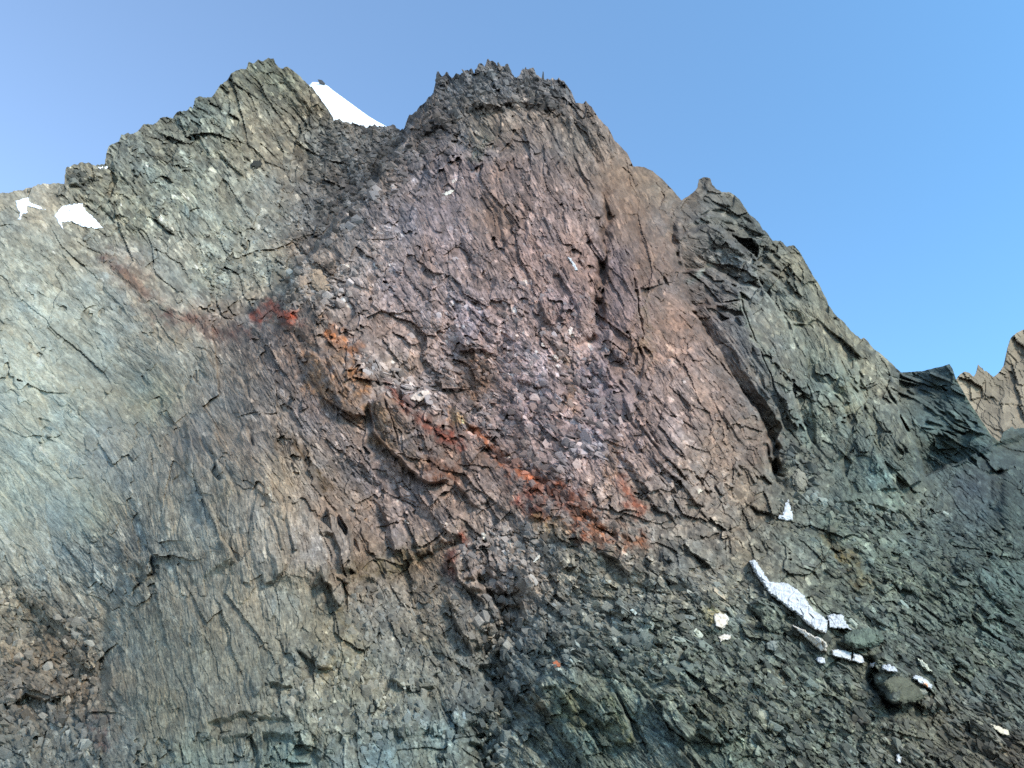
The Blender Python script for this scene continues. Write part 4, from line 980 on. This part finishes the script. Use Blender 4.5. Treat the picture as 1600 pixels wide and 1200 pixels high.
# zone polygon, count, size range m (half length), shape, tint, dip offset, stands proud
ZONES = [
    ('summit spikes', [(640, 205), (684, 125), (760, 100), (830, 108), (895, 150), (880, 172), (780, 165), (690, 205)], 520, (.6, 2.9), 'spike', .92),
    ('summit blocks', [(640, 210), (684, 125), (760, 105), (830, 112), (895, 155), (860, 172), (740, 175), (680, 215)], 420, (.5, 2.0), 'block', .95),
    ('rib', [(640, 195), (720, 180), (700, 215), (620, 300), (540, 370), (480, 415), (440, 470), (430, 455), (500, 350), (560, 290), (600, 240)], 900, (.4, 1.9), 'block', .9),
    ('col', [(500, 200), (530, 188), (630, 205), (630, 240), (560, 320), (500, 340), (480, 280), (490, 220)], 900, (.5, 2.1), 'block', .95),
    ('gully', [(300, 380), (440, 300), (500, 330), (480, 380), (420, 450), (330, 470)], 700, (.3, 1.0), 'block', 1.12),
    ('left crest', [(165, 235), (250, 190), (300, 165), (340, 140), (420, 95), (450, 110), (480, 140), (440, 150), (350, 175), (250, 220), (180, 260)], 420, (.5, 1.9), 'spike', .88),
    ('left toe', [(102, 270), (160, 258), (170, 280), (130, 300)], 60, (.5, 1.6), 'block', .95),
    ('knob', [(440, 430), (490, 405), (560, 420), (540, 480), (470, 480), (420, 500)], 220, (.4, 1.3), 'block', 1.05),
    ('grey flakes', [(550, 545), (600, 555), (650, 600), (690, 620), (640, 640), (580, 600)], 170, (.35, 1.5), 'flake', 1.25),
    ('crumble', [(640, 620), (700, 560), (780, 560), (900, 540), (960, 600), (950, 700), (880, 760), (780, 720), (700, 650)], 900, (.3, 1.3), 'flake', 1.02),
    ('purple blocks', [(900, 590), (960, 590), (990, 650), (960, 720), (900, 700)], 90, (.6, 1.7), 'flake', .95),
    ('rust seam', [(690, 640), (830, 740), (920, 790), (1000, 840), (930, 850), (820, 770)], 480, (.25, 1.1), 'flake', .85),
    ('pink blocks', [(720, 860), (760, 830), (860, 820), (880, 880), (820, 920), (770, 930)], 260, (.3, 1.0), 'flake', 1.05),
    ('dark gully', [(740, 930), (800, 930), (830, 1000), (810, 1080), (790, 1200), (740, 1200), (760, 1050)], 420, (.2, .75), 'block', .95),
    ('scree core', [(880, 950), (960, 940), (1070, 960), (1110, 1010), (1060, 1060), (960, 1060), (880, 1010)], 600, (.22, .95), 'flake', 1.08),
    ('scree wide', [(830, 930), (1000, 880), (1180, 930), (1260, 1060), (1150, 1150), (1040, 1080), (860, 1060)], 1300, (.15, .6), 'flake', 1.04),
    ('blade slope', [(1040, 900), (1180, 880), (1300, 1000), (1420, 1120), (1500, 1200), (1200, 1200), (1100, 1080)], 1500, (.18, .85), 'flake', 1.0),
    ('right slope', [(1230, 800), (1450, 780), (1600, 860), (1600, 1200), (1500, 1200), (1400, 1060), (1290, 960)], 1700, (.2, .9), 'flake', 1.0),
    ('hollow', [(1280, 780), (1400, 790), (1420, 830), (1300, 830)], 160, (.25, .8), 'block', 1.15),
    ('pinnacle side', [(1150, 340), (1190, 360), (1210, 400), (1170, 400)], 80, (.4, 1.3), 'flake', .95),
    ('pinnacle foot', [(1220, 690), (1270, 700), (1280, 790), (1220, 800)], 90, (.3, 1.3), 'block', 1.0),
    ('buttress foot', [(560, 920), (700, 900), (740, 1000), (740, 1150), (560, 1180), (430, 1080)], 600, (.2, .75), 'flake', 1.0),
    ('lower left', [(0, 900), (160, 960), (160, 1200), (0, 1200)], 420, (.2, .7), 'block', 1.0),
    ('peak face', [(640, 300), (840, 220), (930, 330), (930, 520), (800, 560), (560, 520), (560, 400)], 700, (.3, 1.0), 'flake', 1.04),
    ('brown face', [(960, 320), (1050, 360), (1200, 690), (1200, 800), (1050, 820), (1000, 600)], 500, (.15, .5), 'flake', 1.05),
    ('upper ridge', [(180, 270), (330, 180), (460, 150), (480, 250), (380, 350), (250, 350)], 500, (.35, 1.3), 'flake', 1.0),
]
stones = []
for zi, (zn, poly, cnt, (s0, s1), kind, tint) in enumerate(ZONES):
    p = np.array(poly, float)
    lo, hi = p.min(0), p.max(0)
    pts = rng.uniform(lo, hi, (cnt * 4, 2))
    dens = fbm(pts[:, 0] / 45, pts[:, 1] / 45, 800 + zi, 2)
    keep = inside(pts[:, 0], pts[:, 1], poly) & (rng.random(len(pts)) < .55 + .6 * dens)
    pts = pts[keep][:cnt]
    sv = np.interp(pts[:, 0], xs, sil)
    pts = pts[pts[:, 1] > sv + 1.0]
    n = len(pts)
    size = s0 * (s1 / s0) ** (rng.random(n) ** 2.2)
    pos, nr = surf(pts[:, 0], pts[:, 1]), normals(pts[:, 0], pts[:, 1])
    cc = look(colf, pts[:, 0], pts[:, 1]) * tint * rng.uniform(.65, 1.5, (n, 1)) * (1 + rng.normal(0, .04, (n, 1)) * np.array([1, 0, -1]))
    cc = cc * .75 + cc.mean(1, keepdims=True) * .25
    dp = F_DIP(pts[:, 0], pts[:, 1])[:, 0]
    dt = look(Tg, pts[:, 0], pts[:, 1])
    lb = lab[np.searchsorted(ys, pts[:, 1]).clip(0, NY - 1), np.searchsorted(xs, pts[:, 0]).clip(0, NX - 1)]
    for i in range(n):
        stones.append((size[i] / dt[i], size[i], kind, pos[i], nr[i], cc[i], dp[i], int(lb[i])))


def frame(nr, dip, kind, r):
    """rows: long axis, middle axis, thin axis"""
    if kind == 'spike':
        a = np.array([r.normal(-.25, .35), r.normal(-.1, .3), 1.0])
    else:
        g = math.radians(dip + r.normal(0, 16))
        a = np.array([math.cos(g), r.normal(0, .25), -math.sin(g)]) * (1 if r.random() < .5 else -1)
    a /= np.linalg.norm(a)
    n = nr + r.normal(0, .42 if kind == 'block' else .3, 3)
    n -= a * (n @ a)
    n /= np.linalg.norm(n) + 1e-9
    return np.stack([a, np.cross(n, a), n])


stones.sort(key=lambda s: -s[0])
quota = {SUMMIT: 280, LEFTR: 200, PINN: 90, SLATE: 0, SCREE: 295, BUTT: 140}
count = {k: 0 for k in quota}
bulk = {k: [[], [], [], 0] for k in quota}
r2 = np.random.default_rng(5)
for sz, size, kind, pos, nr, cc, dp, lb in stones:
    Rm = frame(nr, dp, kind, r2)
    sc = size * np.array([1, r2.uniform(.75, 1.25), r2.uniform(.7, 1.4)])
    at = pos + nr * size * {'block': .12, 'flake': .05, 'spike': .1}[kind]
    me, v, f = SHAPES[kind][r2.integers(7)]
    cc = np.clip(cc, .015, .7)
    if count[lb] < quota[lb]:
        count[lb] += 1
        o = bpy.data.objects.new('stone', me)
        COL.objects.link(o)
        M = Matrix.Identity(4)
        for i in range(3):
            for j in range(3):
                M[j][i] = Rm[i][j] * sc[i]
        M.translation = Vector(at)
        o.parent = FACE[lb]
        o.matrix_local = M
        o.color = (*cc, 1)
    else:
        b = bulk[lb]
        b[0].append((v * sc) @ Rm + at)
        b[1].append(f + b[3])
        b[2].append(np.repeat(cc[None], len(v), 0))
        b[3] += len(v)
for k, b in bulk.items():
    if b[3]:
        o = mesh_from('rubble', np.concatenate(b[0]), np.concatenate(b[1]), np.concatenate(b[2]), M_FACE)
        o.parent = FACE[k]
        o['kind'] = 'stuff'


# ----------------------------------------------------------------- snow patches, white blocks, boulders lying on the face
def lump(name, poly, thick, label, cat, mat, colour=None, mode='block', group=None, seed=0, facet=.3, res=.7, edge=None):
    """a solid lump whose foot follows the rock under it"""
    p = np.array(poly, float)
    lo, hi = p.min(0) - 1, p.max(0) + 1
    x, y = np.arange(lo[0], hi[0] + res, res), np.arange(lo[1], hi[1] + res, res)
    X, Y = np.meshgrid(x, y)
    jx = X + 1.5 * pnoise(X / 5, Y / 5, seed + 1) + .9 * pnoise(X / 2, Y / 2, seed + 3)
    jy = Y + 1.5 * pnoise(X / 5, Y / 5, seed + 2) + .9 * pnoise(X / 2, Y / 2, seed + 4)
    ins = inside(jx, jy, p)
    d, _, _ = polydist(jx, jy, np.vstack([p, p[:1]]))
    ed = edge or (2.2 if mode == 'block' else 5.0)
    prof = np.clip(d / ed, 0, 1) ** .6
    ts = look(Ts, X, Y)
    if mode == 'block':
        A = np.stack([np.ones(ins.sum()), X[ins], Y[ins]], 1)
        c, *_ = np.linalg.lstsq(A, ts[ins], rcond=None)
        pl = c[0] + c[1] * X + c[2] * Y
        base = pl - np.percentile((pl - ts)[ins], 80) * .7
    else:
        base = look(Tsmooth, X, Y)
        base = np.minimum(base, ts + .1)
    m = base / F_PX
    s = m.mean()
    uu, vv = X * s, Y * s
    e, h, ra, rb = vor(uu, -vv, R(55), max(1.0, 14 * s), max(.5, 6 * s), seed + 9)
    t = base - thick * prof - facet * thick * (.35 * (frnd(h, 2) - .5) + 1.3 * (frnd(h, 3) - .5) * ra + 1.3 * (frnd(h, 4) - .5) * rb) - (.11 if mat is M_QUARTZ else .1) * thick * fbm(uu / .5, vv / .9, seed, 4, .6)
    tb = np.maximum(base, ts) + thick * .8 + .4
    ix = -np.ones(X.shape, int)
    cell = ins[:-1, :-1] & ins[1:, :-1] & ins[1:, 1:] & ins[:-1, 1:]
    if not cell.any():
        return None
    use = np.zeros(X.shape, bool)
    for a in (slice(0, -1), slice(1, None)):
        for b in (slice(0, -1), slice(1, None)):
            use[a, b] |= cell
    nv = use.sum()
    ix[use] = np.arange(nv)
    front = CAM + ray(X, Y)[use] * t[use][:, None]
    rear = CAM + ray(X, Y)[use] * tb[use][:, None]
    jy_, ix_ = np.nonzero(cell)
    a, b, c_, d_ = ix[jy_, ix_], ix[jy_ + 1, ix_], ix[jy_ + 1, ix_ + 1], ix[jy_, ix_ + 1]
    qf = np.stack([a, b, c_, d_], 1)
    qb = qf[:, ::-1] + nv
    ed_ = np.concatenate([qf[:, [i, (i + 1) % 4]] for i in range(4)])
    key = {}
    for u_, v_ in ed_.tolist():
        if (v_, u_) in key:
            del key[(v_, u_)]
        else:
            key[(u_, v_)] = 1
    side = np.array([(v_, u_, u_ + nv, v_ + nv) for u_, v_ in key])
    cols = None
    verts = np.concatenate([front, rear])
    if colour is not None:
        base_c = np.asarray(colour) if np.max(colour) <= 1 else lin(colour) * ALB
        vl = (1 + .35 * (frnd(h, 5) - .5) + .25 * fbm(uu / .5, vv / .5, seed + 6, 3))[use]
        cols = np.clip(np.concatenate([base_c[None] * vl[:, None]] * 2), .012, .8)
    o = mesh_from(name, verts, np.concatenate([qf, qb, side]), cols, mat, shade=mode == 'snow')
    o['label'] = label
    o['category'] = cat
    if group:
        o['group'] = group
    return o


SN = 'snow patches on the ridge'
lump('snow_patch', [(85, 337), (92, 327), (100, 321), (114, 319), (128, 317), (135, 330), (148, 340), (162, 357), (145, 357), (130, 355), (112, 347), (97, 347), (100, 360), (93, 352)], 1.2, 'largest white snow patch, wedge shaped, below the notch in the ridge', 'snow patch', M_SNOW, mode='snow', group=SN, seed=901, facet=.02)
lump('snow_patch', [(24, 314), (33, 310), (45, 309), (50, 318), (58, 320), (72, 328), (58, 326), (42, 322), (43, 333), (35, 335), (34, 344), (28, 343), (31, 333), (26, 323)], 1.0, 'small ragged snow patch with a thin tail near the outer end of the ridge', 'snow patch', M_SNOW, mode='snow', group=SN, seed=903, facet=.02)
lump('snow_patch', [(153, 262), (157, 259), (169, 260), (167, 265), (157, 265)], .8, 'tiny white snow speck on the ridge crest', 'snow patch', M_SNOW, mode='snow', group=SN, seed=905, facet=.02)
lump('snow_patch', [(1215, 807), (1222, 803), (1227, 786), (1232, 780), (1236, 792), (1239, 806), (1240, 813), (1228, 814), (1216, 811)], .9, 'pale triangular patch at the foot of the brown face', 'snow patch', M_QUARTZ, mode='snow', seed=907, facet=.1)
lump('white_slab', [(1170, 876), (1179, 874), (1187, 884), (1194, 895), (1203, 905), (1216, 909), (1228, 910), (1243, 919), (1256, 929), (1262, 942), (1273, 954), (1286, 963), (1293, 969), (1292, 990), (1280, 988), (1262, 977), (1250, 964), (1236, 954), (1216, 939), (1201, 928), (1192, 914), (1180, 897)], 1.5, 'longest white slab, jagged and tapering upward', 'slab', M_QUARTZ, seed=911, facet=.3, edge=4)
WB = 'white blocks on the lower slope'
lump('white_block', [(1292, 961), (1302, 959), (1316, 960), (1321, 970), (1331, 985), (1315, 983), (1296, 982)], 1.3, 'wide white block just beside the lower end of the long white slab', 'block', M_QUARTZ, group=WB, seed=921, facet=.2)
lump('cream_slab', [(1233, 975), (1242, 977), (1256, 983), (1272, 993), (1284, 997), (1292, 1004), (1293, 1018), (1282, 1018), (1264, 1002), (1248, 988)], 1.4, 'cream stained tapering slab under the long white slab', 'slab', M_CREAM, seed=923)
lump('white_block', [(1299, 1015), (1310, 1014), (1331, 1019), (1330, 1033), (1314, 1029), (1300, 1025)], 1.2, 'white oblong block below the cream stained slab', 'block', M_QUARTZ, group=WB, seed=925, facet=.2)
lump('white_block', [(1333, 1019), (1348, 1024), (1352, 1036), (1345, 1038), (1331, 1033)], 1.2, 'white block split by a crack from the oblong one', 'block', M_QUARTZ, group=WB, seed=927, facet=.2)
lump('white_block', [(1358, 1035), (1367, 1035), (1368, 1043), (1358, 1043)], 1.2, 'smallest white block in the broken row', 'block', M_QUARTZ, group=WB, seed=929, facet=.2)
lump('white_block', [(1379, 1038), (1392, 1038), (1403, 1047), (1402, 1051), (1390, 1050), (1378, 1048)], 1.6, 'white wedge on top of the dark olive boulder', 'block', M_QUARTZ, group=WB, seed=931, facet=.2)
b = lump('white_block', [(1428, 1053), (1438, 1056), (1449, 1062), (1458, 1071), (1455, 1078), (1444, 1072), (1425, 1061)], 1.6, 'last white block of the row, with a rust stained end', 'block', M_QUARTZ, group=WB, seed=933, facet=.2)
s = lump('rust_stain', [(1443, 1064), (1449, 1066), (1453, 1073), (1449, 1075), (1442, 1070)], 1.75, '', '', M_RUSTQ, seed=935)
if s and b:
    del s['label'], s['category']
    s.name = 'stained_end'
    s.parent = b
lump('white_stone', [(1274, 1028), (1283, 1025), (1289, 1029), (1290, 1036), (1284, 1039), (1276, 1034)], .6, 'small white stone under the tip of the cream slab', 'stone', M_QUARTZ, seed=937)
lump('white_stone', [(1399, 1179), (1404, 1176), (1409, 1184), (1408, 1194), (1402, 1194)], .6, 'upright white stone at the bottom of the lower slope', 'stone', M_QUARTZ, seed=939)
lump('pale_slab', [(1431, 1027), (1440, 1030), (1450, 1040), (1457, 1049), (1449, 1050), (1438, 1040)], .7, 'pale grey slab above the rust stained white block', 'slab', M_FACE, (170, 176, 166), seed=941)
lump('pale_slab', [(1545, 1130), (1560, 1134), (1576, 1141), (1580, 1150), (1566, 1149), (1553, 1140)], .7, 'pale grey slab low at the outer edge of the green slope', 'slab', M_FACE, (176, 172, 158), seed=943)
lump('cream_stone', [(1114, 961), (1122, 957), (1134, 958), (1139, 966), (1138, 976), (1128, 984), (1118, 978)], .7, 'upper cream white stone beside the yellowish stain', 'stone', M_CREAM, seed=945)
lump('cream_stone', [(1121, 994), (1131, 991), (1141, 990), (1143, 999), (1132, 1001), (1126, 1004)], .6, 'lower cream white stone beneath the yellowish stain', 'stone', M_CREAM, seed=947)
lump('pale_chip', [(831, 879), (836, 871), (842, 866), (846, 869), (840, 877), (835, 881)], .5, 'bright pale chip on the pinkish blocks', 'stone', M_CREAM, seed=949)
lump('pale_streak', [(887, 400), (892, 403), (899, 412), (904, 424), (899, 422), (892, 411)], .7, 'thin pale splinter on the peak face, beside the chimney', 'rock splinter', M_QUARTZ, seed=951)
lump('pale_streak', [(691, 303), (698, 299), (706, 295), (711, 298), (705, 302), (696, 306)], .8, 'short pale splinter high on the peak face below the dark rubble', 'rock splinter', M_CREAM, seed=953)
lump('pale_flake', [(638, 621), (648, 614), (660, 609), (673, 611), (668, 621), (655, 628), (644, 626)], .9, 'palest flat flake among the grey flakes by the rust seam', 'rock flake', M_FACE, (176, 164, 158), seed=955)
lump('boulder', [(1380, 1066), (1392, 1057), (1410, 1056), (1426, 1064), (1446, 1078), (1448, 1088), (1432, 1096), (1410, 1100), (1394, 1088)], .8, 'dark olive boulder under the white blocks', 'boulder', M_FACE, (76, 79, 68), seed=957, edge=9)
lump('boulder', [(1318, 992), (1332, 984), (1358, 980), (1378, 986), (1382, 1002), (1362, 1012), (1336, 1014), (1320, 1006)], 1.6, 'grey green boulder right below the widest white block', 'boulder', M_FACE, (80, 92, 84), seed=959, edge=8)
lump('boulder', [(1237, 742), (1246, 732), (1258, 738), (1264, 752), (1258, 766), (1246, 770), (1238, 758)], 1.8, 'rounded grey boulder wedged at the foot of the pinnacle', 'boulder', M_FACE, (112, 112, 104), seed=961, edge=7)
lump('boulder', [(480, 432), (486, 420), (500, 420), (512, 436), (518, 452), (504, 460), (490, 450)], 2.0, 'larger pale rounded boulder on the brown knob', 'boulder', M_FACE, (140, 124, 108), seed=963, edge=7)
lump('boulder', [(462, 440), (468, 430), (478, 430), (482, 442), (474, 452), (464, 450)], 1.6, 'smaller pale rounded boulder on the brown knob', 'boulder', M_FACE, (130, 116, 104), seed=965, edge=6)
lump('grey_stone', [(1195, 1006), (1204, 1000), (1215, 1002), (1215, 1012), (1212, 1019), (1199, 1016)], .8, 'clean grey angular stone below the white slab', 'stone', M_FACE, (120, 128, 126), seed=967)
lump('rust_stone', [(862, 1034), (868, 1031), (876, 1036), (876, 1043), (866, 1042)], .6, 'small orange rust stone on the grey scree', 'stone', M_FACE, (150, 92, 66), seed=969)
lump('dark_block', [(390, 257), (396, 251), (406, 250), (411, 255), (408, 262), (397, 263)], 2.4, 'lone dark block on the left gully wall under the peak', 'boulder', M_FACE, (40, 42, 38), seed=971, edge=4)
# the little rock on the far snow crest
tip = bpy.data.objects.new('rock_tip', SHAPES['block'][3][0])
COL.objects.link(tip)
tip.location = CAM + ray(502, 130) * float(depth_of_y(130, 370.0))
tip.scale = (3.0, 2.6, 2.4)
tip.rotation_euler = (.3, .2, .6)
tip.color = (.12, .115, .115, 1)
tip['label'] = 'tiny dark rock on top of the far snow slope'
tip['category'] = 'rock'
